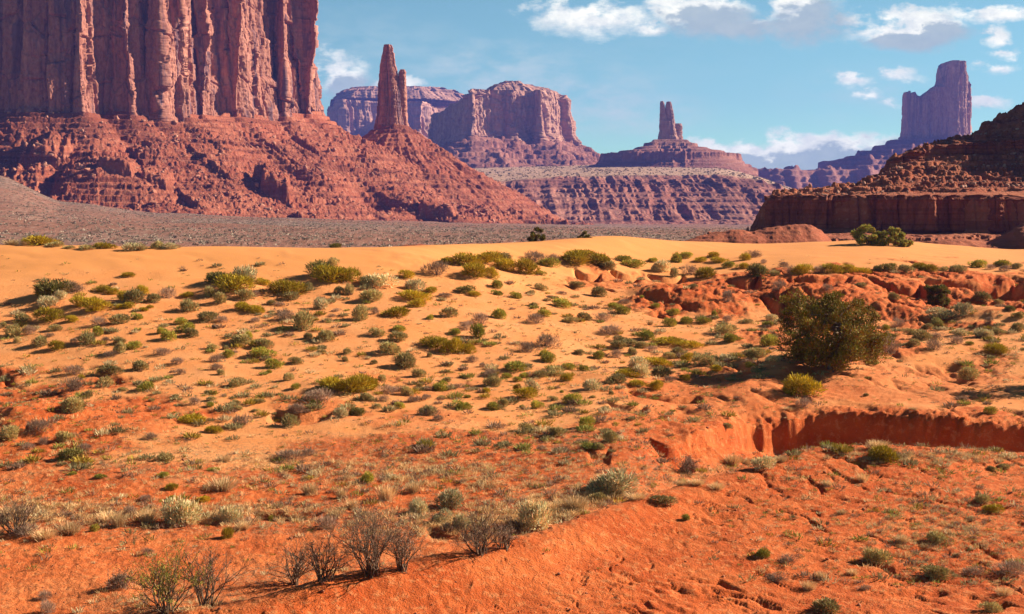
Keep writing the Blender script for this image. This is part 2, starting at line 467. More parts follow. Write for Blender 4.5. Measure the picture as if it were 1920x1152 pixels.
# lateral wobble of the bank line
wobx = fbm(X2 / 2.6, Y2 * 0 + .5, 4, 5) * (.3 + 1.8 * sstep(1560, 1480, 960 + T2 * F)) + fbm(X2 / 9, Y2 * 0 + .2, 2, 6) * 1.2
wob = wobx * np.exp(-((Y2 - 76) / 7)**2) * sstep(1180, 1300, 960 + T2 * F)
for j in range(NC):
    Z2[:, j] = pchip(CY[j], CZK[j], GY + wob[:, j])
PXX = 960 + T2 * F
PYY = px_row(Y2, Z2)
def pxmask(lst, warp=18, seed=31):
    nx = fbm(X2 / 5, Y2 / 5, 4, seed); ny = fbm(X2 / 5 + 9, Y2 / 5, 4, seed + 1)
    out = np.zeros_like(X2)
    for cx, cy, rx, ry, s in lst:
        d = np.hypot((PXX - cx) / rx + nx * .9, (PYY - cy) / ry + ny * .9)
        out = np.maximum(out, s * sstep(1.15, .7, d))
    return out
front = sstep(0, 1, 1 - (PYY < 0))  # placeholder ones
ridge_y = np.array([pchip(np.array(kx, float), KY[:, 4], np.array([p]))[0] for p in pxc])[None, :]
onhill = sstep(1.5, -1.0, Y2 - ridge_y) * sstep(250, 420, PXX + (PYY - 1150) * .8)
redm = pxmask([(60, 800, 260, 95, 1), (240, 790, 120, 40, .8), (500, 930, 620, 60, 1), (900, 860, 420, 45, .95), (1000, 880, 320, 60, 1),
               (230, 880, 200, 30, .3), (1200, 850, 260, 60, 1), (1330, 560, 160, 42, 1), (1650, 560, 230, 60, 1), (1850, 560, 200, 55, 1),
               (1560, 640, 160, 40, .75), (1400, 740, 250, 55, .7), (1700, 720, 260, 50, .55), (1500, 810, 300, 40, .95), (1850, 800, 200, 30, .9),
               (1250, 790, 130, 45, .7), (760, 790, 140, 25, .5), (590, 775, 80, 25, .6), (120, 1050, 400, 60, .85), (500, 1080, 400, 50, .85),
               (700, 700, 60, 12, .35), (1150, 530, 90, 18, .6), (830, 730, 90, 16, .3), (1440, 530, 120, 25, .9), (330, 1010, 500, 40, .9)])
redm = np.maximum(redm, sstep(860, 900, PYY + fbm(X2 / 6, Y2 / 6, 4, 55) * 60) * .8)
redm = np.maximum(redm, onhill)
wall = np.exp(-((Y2 + wob - (np.array([pchip(np.array(kx, float), KY[:, 6], np.array([p]))[0] for p in pxc])[None, :] + .3)) / 2.0)**2) * sstep(1180, 1300, PXX)
redm = np.clip(np.maximum(redm, wall), 0, 1)
crestY = np.array([pchip(np.array(kx, float), KY[:, 12], np.array([p]))[0] for p in pxc])[None, :]
pale = sstep(560, 490, PYY + fbm(X2 / 8, Y2 / 8, 3, 61) * 30) * (1 - redm)
pale = np.maximum(pale, sstep(-2, 4, Y2 - crestY))
roughness = np.clip(redm * .9 + .12 + sstep(760, 900, PYY) * .3, 0, 1) * (1 - pale * .95)
# mounds:  (px, py, rx, ry, height)
def world_of(px, py):
    j = int(np.clip(np.searchsorted(GT, tx(px)), 1, NC - 1)); s = slope(py)
    d = (CZ + s * GY) - Z2[:, j]
    k = np.where((d[:-1] > 0) & (d[1:] <= 0) & (GY[:-1] > 30))[0]
    if not len(k): k = [np.argmin(np.abs(d[200:900])) + 200]
    i = k[0]; f = d[i] / (d[i] - d[i + 1] + 1e-9)
    Y = GY[i] + f * (GY[i + 1] - GY[i])
    return GT[j] * Y, Y
ADD = np.zeros_like(Z2)
nw = fbm(X2 / 3.5, Y2 / 3.5, 4, 71) * .35
nw2 = fbm(X2 / 3.5 + 20, Y2 / 3.5, 4, 72) * .35
for cx, cy, rx, ry, h in [(1330, 575, 95, 6, 1.3), (1235, 560, 60, 4, .8), (1490, 570, 70, 5, 1.5), (1640, 590, 120, 7, 1.7), (1860, 610, 110, 6, 1.6),
                          (1790, 560, 60, 4, 1.0), (60, 790, 90, 5, .8), (200, 800, 120, 4, .5), (1190, 860, 90, 2.5, .5), (1330, 850, 70, 2.2, .5),
                          (430, 545, 60, 4, .55), (870, 520, 110, 5, .7), (1100, 500, 70, 5, .6), (110, 560, 60, 3, .45), (620, 525, 50, 3, .4),
                          (1540, 700, 130, 5, .5), (600, 730, 90, 4, .35), (1150, 710, 80, 4, .4), (200, 580, 80, 3, .4), (250, 900, 120, 2.5, .3)]:
    X0, Y0 = world_of(cx, cy)
    rxm = rx / F * Y0
    d2 = ((X2 - X0) / rxm + nw)**2 + ((Y2 - Y0) / ry + nw2)**2
    ADD += h * np.exp(-d2 * 1.2)
# undercut banks: front dips gently, far side rises sharply
for cx, cy, rx, ry, h in [(1100, 521, 22, 2.2, .7), (1172, 519, 27, 2.4, .8), (1248, 523, 32, 2.6, 1.0), (1398, 531, 26, 2.6, 1.0), (1500, 545, 55, 3.6, 1.3),
                          (1548, 527, 50, 2.6, .6), (1706, 548, 34, 3.5, 1.2), (1838, 536, 92, 4.2, 1.7), (1466, 590, 22, 5, .9), (60, 832, 32, 1.6, .15),
                          (1125, 868, 20, 1.6, .2), (1265, 862, 34, 2.0, .6), (1180, 705 + 60, 30, 1.2, .3), (35, 745, 45, 1.6, .12), (840, 1000, 40, 1.0, .25),
                          (530, 965, 60, .8, .25), (1250, 745, 60, 1.4, .6), (560, 785, 50, 1.5, .4)]:
    X0, Y0 = world_of(cx, cy)
    dx = (X2 - X0) / (rx / F * Y0); dy = (Y2 - Y0) / ry + nw * .8 - dx * dx * .5
    prof = sstep(-1.6, .1, dy) * sstep(.42, .2, dy)
    ADD -= h * prof * sstep(1.25, .8, np.abs(dx + nw2))
# general undulation
ADD += fbm(X2 / 14, Y2 / 14, 3, 3) * .5 * sstep(50, 70, Y2) * (1 - pale * .6)
flat_ = 1 - .6 * sstep(840, 900, PYY) * (1 - onhill)
ADD += fbm(X2 / 4, Y2 / 4, 4, 4) * .16 * roughness * flat_
ADD += (ridged(X2 / 2.2, Y2 / 3.0, 4, 8) - .4) * .13 * roughness * flat_
ADD *= 1 - .7 * onhill
ADD += fbm(X2 / .8, Y2 / .8, 4, 9) * .06 * roughness * (1 - .6 * onhill) + fbm(X2 / .25, Y2 / .3, 3, 10) * .05 * roughness * (1 - .55 * onhill) + fbm(X2 / .5, Y2 / .2, 3, 19) * .22 * wall
ADD += (ridged(X2 / 1.1, Y2 / 1.6, 4, 15) - .4) * .30 * redm * sstep(84, 96, Y2)
# gullies in red banks on the right and across the middle
gl = ridged((X2 + Y2 * .35) / 6.5, Y2 / 16, 4, 14)
ADD -= .55 * sstep(.62, .9, gl) * redm * sstep(66, 90, Y2)
# rills running down the near hill
uu = (X2 * .72 + (Y2 - 45) * .70); vv = (X2 * .70 - (Y2 - 45) * .72)
rough_hill = 1
rill = ridged(vv * 0 + uu / 1.9 + fbm(vv / 3, uu / 3, 3, 44) * .8, vv / 9, 4, 21)
ADD -= .20 * sstep(.66, .95, rill) * onhill * sstep(1100, 1500, PXX + (PYY - 1000) * .8)
clod = fbm(X2 / .45, Y2 / .55, 3, 25)
patch = sstep(-.05, .3, fbm(X2 / 2.6, Y2 / 2.6, 3, 26))
ADD += np.maximum(clod, 0) * .13 * patch * onhill
ADD += (ridged(uu / .55 + fbm(vv / 2, uu / 2, 2, 45) * 1.2, vv / 3.2, 4, 27) - .5) * -.055 * onhill
crack = ridged(uu / 1.1 + fbm(X2 / 1.3, Y2 / 1.3, 3, 46), vv / 5.5, 2, 28)
ADD -= .10 * sstep(.86, .98, crack) * onhill * sstep(-.2, .2, fbm(X2 / 4, Y2 / 4, 2, 29))
ADD += (.30 * np.exp(-((Y2 - ridge_y + 1.2) / 2.4)**2) - .28 * np.exp(-((Y2 - ridge_y - 2.2) / 1.5)**2)) * sstep(380, 600, PXX)
# low wind ripples on the sand
ADD += .02 * np.sin((X2 * .4 + Y2 * 1.6 + fbm(X2 / 5, Y2 / 5, 3, 33) * 6)) * (1 - redm)
Z2 += ADD * sstep(480, 300, Y2) * sstep(20, 34, Y2)
litter = pxmask([(400, 970, 560, 36, .9), (1000, 960, 260, 46, 1), (1350, 890, 230, 25, .7), (700, 1080, 260, 26, 1), (350, 1120, 260, 40, .8),
                 (500, 860, 400, 40, .7), (900, 1000, 300, 30, 1), (250, 880, 300, 40, .6), (1700, 860, 300, 14, .5), (1000, 830, 350, 30, .5), (1200, 900, 160, 30, .8)])
litter = np.clip(litter, 0, 1) * (1 - onhill * .97)
litter = np.maximum(litter, .95 * np.exp(-((Y2 - ridge_y - 2.6) / 1.6)**2) * sstep(450, 650, PXX) * sstep(1500, 1350, PXX))
V = np.stack([X2, Y2, Z2], -1).reshape(-1, 3)
gfaces = grid_faces(NR, NC)
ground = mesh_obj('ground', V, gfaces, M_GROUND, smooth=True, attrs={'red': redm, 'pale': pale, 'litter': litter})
tag(ground, kind='structure')

def zground(X, Y):
    t = np.asarray(X) / np.asarray(Y)
    fj = np.clip(np.interp(t, GT, np.arange(NC)), 0, NC - 1.001); fi = np.interp(Y, GY, np.arange(NR))
    fi = np.clip(fi, 0, NR - 1.001)
    i = fi.astype(int); j = fj.astype(int); a = fi - i; b = fj - j
    return (Z2[i, j] * (1 - a) * (1 - b) + Z2[i + 1, j] * a * (1 - b) + Z2[i, j + 1] * (1 - a) * b + Z2[i + 1, j + 1] * a * b)
def hit(px, py, ymin=30.0):
    """where the sight line of a photo pixel meets the near ground"""
    t = tx(px); s = slope(py)
    t = float(ray(px, py)[0])
    d = (CZ + s * GY) - zground(t * GY, GY)
    k = np.where((d[:-1] > 0) & (d[1:] <= 0) & (GY[:-1] > ymin))[0]
    if not len(k): return None
    i = k[0]; f = d[i] / (d[i] - d[i + 1])
    Y = GY[i] + f * (GY[i + 1] - GY[i])
    return np.array([t * Y, Y, float(zground(t * Y, Y))])

# ------------------------------------------------------------------ valley floor beyond the crest
PK = {-900: [4, 12, 40, 90, 92, 95, 95, 100], -300: [4.5, 9, 24, 60, 60, 60, 60, 60], 0: [5, 7.4, 15, 36, 38, 38, 38, 38], 120: [5, 6.6, 10.5, 19, 22, 22, 22, 22],
      300: [5, 6.2, 7.6, 11, 14, 14, 14, 14], 500: [5, 5.8, 6.6, 8.5, 8, 8, 8, 8], 900: [4.8, 5.2, 4.8, 3.6, 3, 0, 0, 0],
      1200: [4.8, 5, 4.2, 2, -1, -3, -4, -5], 1920: [4.8, 5, 4, 2, -1, -3, -4, -5], 3000: [4.8, 5, 4, 2, -1, -3, -4, -5]}
PKY = np.array([240, 400, 600, 900, 1300, 2000, 3200, 9000.])
def plain(X, Y):
    X = np.asarray(X, float); Y = np.asarray(Y, float)
    px = 960 + X / Y * F
    ks = sorted(PK); A = np.array([PK[k] for k in ks], float)
    out = np.zeros(np.broadcast(X, Y).shape)
    cols = [np.interp(Y, PKY, A[i]) for i in range(len(ks))]
    for i in range(len(ks) - 1):
        a, b = ks[i], ks[i + 1]
        m = (px >= a) & (px < b) if 0 < i < len(ks) - 2 else ((px < b) if i == 0 else (px >= a))
        f = np.clip((px - a) / (b - a), 0, 1)
        f = f * f * (3 - 2 * f) * .5 + f * .5
        out = np.where(m, cols[i] * (1 - f) + cols[i + 1] * f, out)
    return out
def fan(px0, px1, nc, rows):
    T, Y = np.meshgrid(np.linspace(tx(px0), tx(px1), nc), rows)
    return T * Y, Y
rows = 232 * np.exp(np.linspace(0, math.log(6250 / 232), 400))
Xp, Yp = fan(-1300, 3300, 800, rows)
Zp = plain(Xp, Yp)
n_ = fbm(Xp / 60, Yp / 60, 4, 81)
Zp = Zp + n_ * 1.6 + fbm(Xp / 9, Yp / 9, 4, 82) * .6
redp = sstep(.05, .4, fbm(Xp / 120, Yp / 200, 3, 83) + .25)
o = mesh_obj('valley_floor', np.stack([Xp, Yp, Zp], -1).reshape(-1, 3), grid_faces(*Xp.shape), M_GRAVEL, smooth=True, attrs={'red': redp * .35})
tag(o, kind='structure')

def patch_obj(name, X, Y, Z, mat, base=None, attrs=None, parent=None, drop=1.5):
    """height-field patch; quads that lie well below the base surface are left out"""
    f = grid_faces(*X.shape)
    if base is not None:
        keep = (Z > base - drop).ravel()
        f = f[keep[f].any(1)]
    at = {'scrub': np.zeros_like(X), 'pale': np.zeros_like(X)}
    at.update(attrs or {})
    return mesh_obj(name, np.stack([X, Y, Z], -1).reshape(-1, 3), f, mat, parent, smooth=False, attrs=at)

def seg_dist(X, Y, pts, closed=True):
    """distance to polygon outline (0 inside) and arclength of nearest point"""
    pts = np.asarray(pts, float); n = len(pts)
    best = np.full(X.shape, 1e9); arc = np.zeros(X.shape); s0 = 0; inside = np.zeros(X.shape, bool)
    for i in range(n if closed else n - 1):
        a = pts[i]; b = pts[(i + 1) % n]; d = b - a; L = np.hypot(*d)
        u = np.clip(((X - a[0]) * d[0] + (Y - a[1]) * d[1]) / L**2, 0, 1)
        q = np.hypot(X - a[0] - u * d[0], Y - a[1] - u * d[1])
        m = q < best; best = np.where(m, q, best); arc = np.where(m, s0 + u * L, arc); s0 += L
        if closed:
            c = ((a[1] > Y) != (b[1] > Y)) & (X < (b[0] - a[0]) * (Y - a[1]) / (b[1] - a[1] + 1e-9) + a[0])
            inside ^= c
    return np.where(inside, 0, best), arc, inside

def terrace(z, step, hard, seed, X, Y, amt):
    """turn a slope into beds: flat treads and steep risers, uneven along the slope"""
    zz = z / step + fbm(X / (step * 12), Y / (step * 12), 3, seed) * .5
    i = np.floor(zz); f = zz - i
    r = rnd(i.astype(np.int64), 3, seed)
    w = .08 + .5 * (1 - r) * (1 - hard)
    g = sstep(.5 - w, .5 + w, f)
    dz = (g - f) * step * (0.35 + .65 * r)
    return z + dz * amt

def rocky(X, Y, s, seed, amp):
    f1, e, cid = voro(X / s, Y / s * .8, seed)
    return sstep(.03, .16, e) * sstep(.75, .35, f1) * (cid**5) * amp

# ------------------------------------------------------------------ cliff blocks
def cells1d(s, seed, w):
    x = s / w; i = np.floor(x).astype(np.int64)
    f1 = np.full(x.shape, 9.); f2 = f1.copy(); cid = np.zeros(x.shape, np.int64); cp = np.zeros(x.shape)
    for k in (-1, 0, 1):
        c = i + k; p = c + .1 + .8 * rnd(c, 1, seed); d = np.abs(x - p); m = d < f1
        f2 = np.where(m, f1, np.minimum(f2, d)); cid = np.where(m, c, cid); cp = np.where(m, p, cp); f1 = np.where(m, d, f1)
    return cid, x - cp, f2 - f1
def columns(s, h, w, seed, tilt=.8, crack=.25, brk=.6, warp=.13):
    """outward offset of jointed columns of mean width w (h = height over the base, in units of w)"""
    sw = s + w * warp * fbm(s / w * .7, h / w * .22, 3, seed + 5) * 2
    cid, q, edge = cells1d(sw, seed, w)
    r = rnd(cid, 7, seed); tl = (rnd(cid, 9, seed) - .5) * 2
    off = (r - .5) + tl * tilt * q
    # parts of a column break away above a random height
    zb = rnd(cid, 11, seed) * 6; hb = h / w
    off = off - brk * .5 * sstep(zb, zb + .25, hb) * (rnd(cid, 12, seed) > .4)
    zb2 = rnd(cid, 13, seed) * 3
    off = off + brk * .4 * sstep(zb2, zb2 - .3, hb) * (rnd(cid, 14, seed) > .5)
    off = off - crack * sstep(.16, 0, edge)
    return off * w

def resample(pts, n):
    pts = np.asarray(pts, float)
    L = np.concatenate([[0], np.cumsum(np.hypot(*(pts[1:] - pts[:-1]).T))])
    u = np.linspace(0, L[-1], n)
    return np.stack([np.interp(u, L, pts[:, 0]), np.interp(u, L, pts[:, 1])], 1)

def cliff_block(name, frontp, backp, zb, zt, n, nr, mat, parent=None, widths=((40, .5), (14, .4), (5, .35)), seed=1, batter=.05, flare=6.0,
                beds=.15, bedstep=6.0, capn=8, capamp=4.0, rough=1.0, slab=None):
    """rock mass between a front and a back line (both left to right); zb, zt functions of X giving base and top"""
    Fp = resample(frontp, n); Bp = resample(backp, n)
    loop = np.concatenate([Fp, Bp[::-1]]); m = len(loop)
    nxt = np.roll(loop, -3, 0); prv = np.roll(loop, 3, 0)
    tg = nxt - prv; tg /= np.hypot(*tg.T)[:, None] + 1e-9
    nrm = np.stack([tg[:, 1], -tg[:, 0]], 1)          # outward for a counter-clockwise loop seen from above
    k = np.ones(9) / 9
    for c in (0, 1): nrm[:, c] = np.convolve(np.concatenate([nrm[-4:, c], nrm[:, c], nrm[:4, c]]), k, 'valid')
    nrm /= np.hypot(*nrm.T)[:, None] + 1e-9
    seg = np.hypot(*(np.roll(loop, -1, 0) - loop).T); S = np.concatenate([[0], np.cumsum(seg)[:-1]])
    zbl = zb(loop[:, 0]); ztl = zt(loop[:, 0])
    u = np.linspace(0, 1, nr)[:, None]
    Zg = zbl[None] + (ztl - zbl)[None] * u
    Sg = np.broadcast_to(S[None], Zg.shape); H = Zg - zbl[None]
    off = np.zeros_like(Zg)
    for i, (w, a) in enumerate(widths):
        off = off + columns(Sg, H, w, seed + 31 * i) * a
    wmin = widths[-1][0]
    if slab:
        for (ws_, hs_, am_, sd_) in slab:
            f1_, e_, c_ = voro(Sg / ws_ + .25 * fbm(Sg / ws_, Zg / ws_, 2, sd_), Zg / hs_ + .3 * rnd(np.floor(Sg / ws_).astype(np.int64), 2, sd_), sd_)
            off = off + (c_ - .5) * am_ - am_ * .35 * sstep(.06, 0, e_)
    off = off + fbm(Sg / wmin, Zg / (wmin * 2.2), 4, seed + 3) * wmin * .30 * rough
    off = off + fbm(Sg / wmin * .5, Zg / (wmin * 1.2), 4, seed + 4) * wmin * .28 * rough
    # broken ledgy beds near base and near top
    top = ztl[None] - Zg
    bed = fbm(Sg / 300, Zg / bedstep, 3, seed + 6)
    low = sstep(bedstep * 4.5, 0, H); hi = sstep(bedstep * 2.5, 0, top)
    off = off + bed * bedstep * .9 * (beds + low * .8 + hi * .6)
    off = off + flare * sstep(bedstep * 3.5, 0, H)**1.5
    off = off - batter * H
    off = off - capamp * .5 * sstep(bedstep * .8, 0, top)
    P = loop[None] + nrm[None] * off[..., None]
    V = [np.concatenate([P, Zg[..., None]], -1).reshape(-1, 3)]
    faces = [grid_faces(nr, m, wrap=True)]
    # cap between front and back
    tf = P[-1][:n]; tb = P[-1][n:][::-1]; zf = Zg[-1][:n]; zk = Zg[-1][n:][::-1]
    v = np.linspace(0, 1, capn + 2)[1:-1, None]
    C = tf[None] * (1 - v[..., None]) + tb[None] * v[..., None]
    Cz = zf[None] * (1 - v) + zk[None] * v + capamp * np.sin(np.pi * v)**.6 * (.5 + fbm(C[..., 0] / 25, C[..., 1] / 25, 3, seed + 8))
    base = len(V[0]); V.append(np.concatenate([C, Cz[..., None]], -1).reshape(-1, 3))
    idx = np.arange(capn * n).reshape(capn, n) + base
    t0 = (nr - 1) * m
    full = np.concatenate([(t0 + np.arange(n))[None], idx, (t0 + m - 1 - np.arange(n))[None]], 0)
    faces.append(np.stack([full[:-1, :-1], full[:-1, 1:], full[1:, 1:], full[1:, :-1]], -1).reshape(-1, 4))
    V = np.concatenate(V)
    bd = np.concatenate([np.clip(beds + low + hi * .7, 0, 1).ravel(), np.ones(capn * n)])
    return mesh_obj(name, V, np.concatenate(faces), mat, parent, smooth=False, attrs={'beds': bd})

def P_(px, Y): return (xat(px, Y), Y)
def fz(pts, Y):
    """height function of X from photo points (px,py) at distance Y"""
    xs = [xat(p[0], Y) for p in pts]; zs = [zat(p[1], Y) for p in pts]
    return lambda X: np.interp(X, xs, zs)

def tower(name, prof, D, mat, parent=None, n=90, nr=120, depth=.8, seed=1, widths=((8, .25), (3, .25)), ledge=.8):
    """pinnacle from a stack of outlines: prof = [(py, left px, right px)] from top to bottom"""
    prof = sorted(prof, key=lambda p: -p[0])
    py = np.array([p[0] for p in prof], float)
    zz = np.array([zat(p, D) for p in py]); L = np.array([xat(p[1], D) for p in prof]); Rr = np.array([xat(p[2], D) for p in prof])
    z = np.linspace(zz[0], zz[-1], nr); l = np.interp(z, zz, L); r = np.interp(z, zz, Rr)
    th = np.linspace(0, 2 * math.pi, n, endpoint=False)
    c = (l + r) / 2; a = (r - l) / 2; b = a * depth + 1.0
    # rounded-square section
    ct, st = np.cos(th), np.sin(th)
    k = (np.abs(ct)**3 + np.abs(st)**3)**(-1 / 3.)
    S = th * float(a.mean()) ; Sg = np.broadcast_to(S[None], (nr, n)); Zg = np.broadcast_to(z[:, None], (nr, n))
    off = np.zeros((nr, n))
    H = Zg - z[0]
    for i, (w, q) in enumerate(widths): off = off + columns(Sg, H, w, seed + i * 31, brk=.5) * q
    wm = widths[-1][0]
    off = off + fbm(Sg / wm, Zg / wm * .6, 4, seed + 2) * wm * .4 + fbm(Sg / 90, Zg / (wm * 1.2), 3, seed + 4) * wm * .3
    off = off + (np.floor(np.clip(fbm(Sg / 60, Zg / (wm * 3), 3, seed + 9) * 2.5, -2, 2)) * wm * .3) * ledge
    off = off - off.mean()
    off = np.clip(off, -a[:, None] * .45, a[:, None] * .35)
    X = c[:, None] + (a[:, None] * k + off * .7) * ct; Y = D + (b[:, None] * k + off) * st
    Vv = np.stack([X, Y, Zg], -1).reshape(-1, 3)
    Vv = np.concatenate([Vv, [[c[-1], D, z[-1] + .5]]])
    f = grid_faces(nr, n, wrap=True)
    j = np.arange(n); capf = np.stack([(nr - 1) * n + j, (nr - 1) * n + (j + 1) % n, np.full(n, nr * n)], 1)
    return mesh_obj(name, Vv, [f, capf], mat, parent, smooth=False, attrs={'beds': np.concatenate([np.clip(.35 + sstep(30, 0, H), 0, 1).ravel(), [1]])})

# ------------------------------------------------------------------ big butte on the left
BF = [P_(-900, 1200), P_(-400, 1165), P_(-150, 1178), P_(20, 1184), P_(60, 1176), P_(160, 1184), P_(188, 1212), P_(250, 1212), P_(285, 1246), P_(306, 1236),
      P_(346, 1262), P_(352, 1254), P_(378, 1280), P_(384, 1274), P_(440, 1328), P_(448, 1322), P_(500, 1374), P_(520, 1400), P_(536, 1386), P_(572, 1432), P_(577, 1424), P_(602, 1475)]
BB = [P_(-900, 1700), P_(-400, 1760), P_(0, 1760), P_(300, 1700), P_(480, 1620), P_(575, 1600), P_(604, 1530)]
butte = empty('butte', (xat(250, 1350), 1350, 95), kind='structure', label='huge red sandstone butte with fluted cliffs filling the upper left', cat='butte')
butte.location = (0, 0, 0)
cliff_block('cliff', BF, BB, lambda X: 88 + 0 * X, lambda X: 266 + 12 * np.sin(X / 40), 1500, 340, M_CLIFF, butte, widths=((44, .22), (21, .34), (8, .30), (2.6, .25)), slab=((17, 44, 6.0, 301), (8, 16, 2.4, 302), (24, 5, .6, 303)),
            seed=11, batter=.045, flare=2.0, beds=.03, bedstep=4)
outline = BF + BB[::-1]
rows = np.concatenate([np.linspace(820, 980, 60)[:-1], np.linspace(980, 1500, 600), np.linspace(1500, 1700, 50)[1:]])
Xb, Yb = fan(-500, 1130, 1250, rows)
d, arc, ins = seg_dist(Xb, Yb, outline)
gn = fbm(arc / 40, d / 160, 3, 91)
dd = d * (1 + .12 * gn)
Zb = 97 + np.clip((Yb - 1240) * .08, 0, 18) - .64 * dd + .00075 * dd**2 * (dd < 365) - (dd >= 365) * 0
Zb = np.where(dd > 360, -60, Zb)
am = sstep(4, 40, d)
Zb += (ridged(arc / 38, d / 110, 4, 92) - .45) * 10 * am * sstep(0, 60, d) + (fbm(Xb / 16, Yb / 24, 6, 93, .6) * 2.6 + fbm(Xb / 2.6, Yb / 2.6, 3, 193, .6) * 1.3) * am * (.3 + .8 * sstep(-.25, .3, fbm(Xb / 55, Yb / 55, 3, 194)))
Zb += fbm(Xb / 70, Yb / 70, 2, 99) * 10 * am - 6 * sstep(.55, .95, ridged(arc / 55, d / 260, 3, 195)) * sstep(15, 60, d)
mm = sstep(-.25, .25, fbm(Xb / 60, Yb / 60, 3, 94) + .12)
Zb = terrace(Zb, 5.0, .75, 95, Xb, Yb, .85 * np.maximum(mm, sstep(60, 20, d)) + .1)
Zb += rocky(Xb, Yb, 5, 96, 2.2) * am + rocky(Xb, Yb, 2.8, 97, 1.8) * sstep(2, 20, d)
# square outcrops standing out of the talus
for ox, oY, w, dpt, h in ((520, 1165, 11, 9, 15), (495, 1180, 7, 6, 11), (225, 1100, 12, 10, 9), (820, 1280, 14, 9, 8), (300, 1110, 9, 14, 7), (90, 1120, 16, 12, 10)):
    X0 = xat(ox, oY)
    q = np.maximum(np.abs(Xb - X0 + 2 * fbm(Yb / 5, Xb / 5, 3, 3)) / w, np.abs(Yb - oY + 2 * fbm(Xb / 4, Yb / 4, 3, 4)) / dpt)
    Zb += h * sstep(1.15, .9, q)
Zb = np.where(ins, 98, Zb)
bp = plain(Xb, Yb)
patch_obj('talus', Xb, Yb, Zb, M_TALUS, bp, parent=butte)
def ztal(X, Y):
    # nearest grid sample of the butte talus
    j = np.clip(np.rint((X / Y - tx(-500)) / (tx(1130) - tx(-500)) * 1249).astype(int), 0, 1249)
    i = np.clip(np.searchsorted(rows_b, Y), 0, len(rows_b) - 1)
    return Zb[i, j], bp[i, j]
rows_b = rows

# ------------------------------------------------------------------ spire on its cone
SD = 1520.0
spire = empty('rock_spire', (0, 0, 0), kind='structure', label='slender twin pinnacle of red rock on a cone between butte and mesa', cat='rock spire')
tower('pinnacle', [(84, 724, 735), (90, 722, 738), (97, 721, 738), (100, 720.5, 740), (106, 718.5, 740), (112, 718, 741), (122, 716, 742), (130, 715, 745), (140, 714, 747), (152, 713, 748), (165, 712, 752), (190, 711, 755), (212, 709, 757), (232, 707, 760), (262, 703, 766)],
      SD, M_CLIFF, spire, n=220, nr=260, seed=5, widths=((10, .4), (4.5, .5), (1.8, .35)))
tower('pinnacle', [(131, 753, 761), (137, 750, 763), (152, 748, 763.5), (165, 745, 764), (198, 745, 765), (225, 747, 766), (258, 744, 772)], SD + 4, M_CLIFF, spire, n=120, nr=220, seed=9,
      widths=((5, .4), (2.2, .4)), depth=1.0)
rows = np.concatenate([np.linspace(1180, 1620, 420), np.linspace(1620, 1800, 40)[1:]])
Xs, Ys_ = fan(520, 1180, 560, rows)
X0 = xat(738, SD)
dx = Xs - X0; dy = Ys_ - SD
rr = np.hypot(dx * np.where(dx > 0, .96, 1.05), dy)
an = np.arctan2(dy, dx)
Zs = 114 - .66 * rr + .0001 * rr**2
Zs = np.where(rr > 420, -60, Zs)
Zs += (ridged(an * 3.2 + .4 * fbm(Xs / 50, Ys_ / 50, 2, 117), rr / 130, 3, 111) - .45) * 6 * sstep(5, 70, rr) + fbm(Xs / 12, Ys_ / 12, 5, 112, .6) * .9 * sstep(3, 30, rr)
Zs = terrace(Zs, 5.0, .85, 113, Xs / 3, Ys_ / 3, .25 + .6 * sstep(-.3, .3, fbm(Xs / 40, Ys_ / 40, 3, 116)))
Zs += rocky(Xs, Ys_, 5, 114, 1.8) + rocky(Xs, Ys_, 3, 115, 1.0)
bps = plain(Xs, Ys_)
patch_obj('talus', Xs, Ys_, Zs, M_TALUS, bps, parent=spire)

# ------------------------------------------------------------------ bench with shrubs in the middle distance
BK = {  # column: (py at foot Y=1850, top of lower slope 1990, terrace 2090, rim 2250, back 2900, far 3700)
 700: (424, 400, 385, 352, 330, 316), 900: (422, 398, 380, 345, 318, 306), 1050: (421, 393, 372, 334, 316, 304), 1200: (420, 390, 366, 331, 312, 304),
 1340: (420, 388, 364, 331, 314, 312), 1420: (421, 392, 370, 340, 332, 334), 1480: (423, 402, 388, 356, 356, 352), 1540: (425, 416, 408, 392, 384, 372), 1600: (428, 424, 420, 410, 400, 390), 1750: (430, 428, 425, 420, 410, 400)}
BY = np.array([1780, 1850, 1960, 2060, 2250, 2900, 3700, 4300.])
rows = np.concatenate([np.linspace(1800, 2300, 460), np.linspace(2300, 4300, 130)[1:]])
Xn, Yn = fan(690, 1760, 900, rows)
ks = sorted(BK)
A = np.array([[zat(426, 1780)] + [zat(p, y) for p, y in zip(BK[k], BY[1:7])] + [zat(BK[k][5], 3700) - 30] for k in ks])
PXn = 960 + Xn / Yn * F
px1 = PXn[0]
Ac = np.stack([pchip(np.array(ks, float), A[:, j], px1) for j in range(A.shape[1])], 1)
Zn = np.zeros_like(Xn)
wobn = fbm(Xn / 140, Xn * 0 + 2, 4, 121) * 80 + ridged(Xn / 70, Yn / 400, 2, 120) * 10
for j in range(Xn.shape[1]):
    Zn[:, j] = np.interp(Yn[:, j] + wobn[:, j] * sstep(1800, 1900, Yn[:, j]) * sstep(2600, 2250, Yn[:, j]), BY, Ac[j])
topn = sstep(2230, 2320, Yn + wobn * sstep(2600, 2250, Yn))
Zn += (ridged(Xn / 28, Yn / 300, 3, 122) - .45) * 8 * (.4 + sstep(-.3, .4, fbm(Xn / 130, Yn / 130, 2, 127))) * (1 - topn) * sstep(1830, 1900, Yn)
Zn = terrace(Zn, 8.0, .8, 123, Xn / 5, Yn * 0, (.05 + .28 * sstep(-.3, .3, fbm(Xn / 50, Yn / 90, 4, 126))) * (1 - topn) + .1)
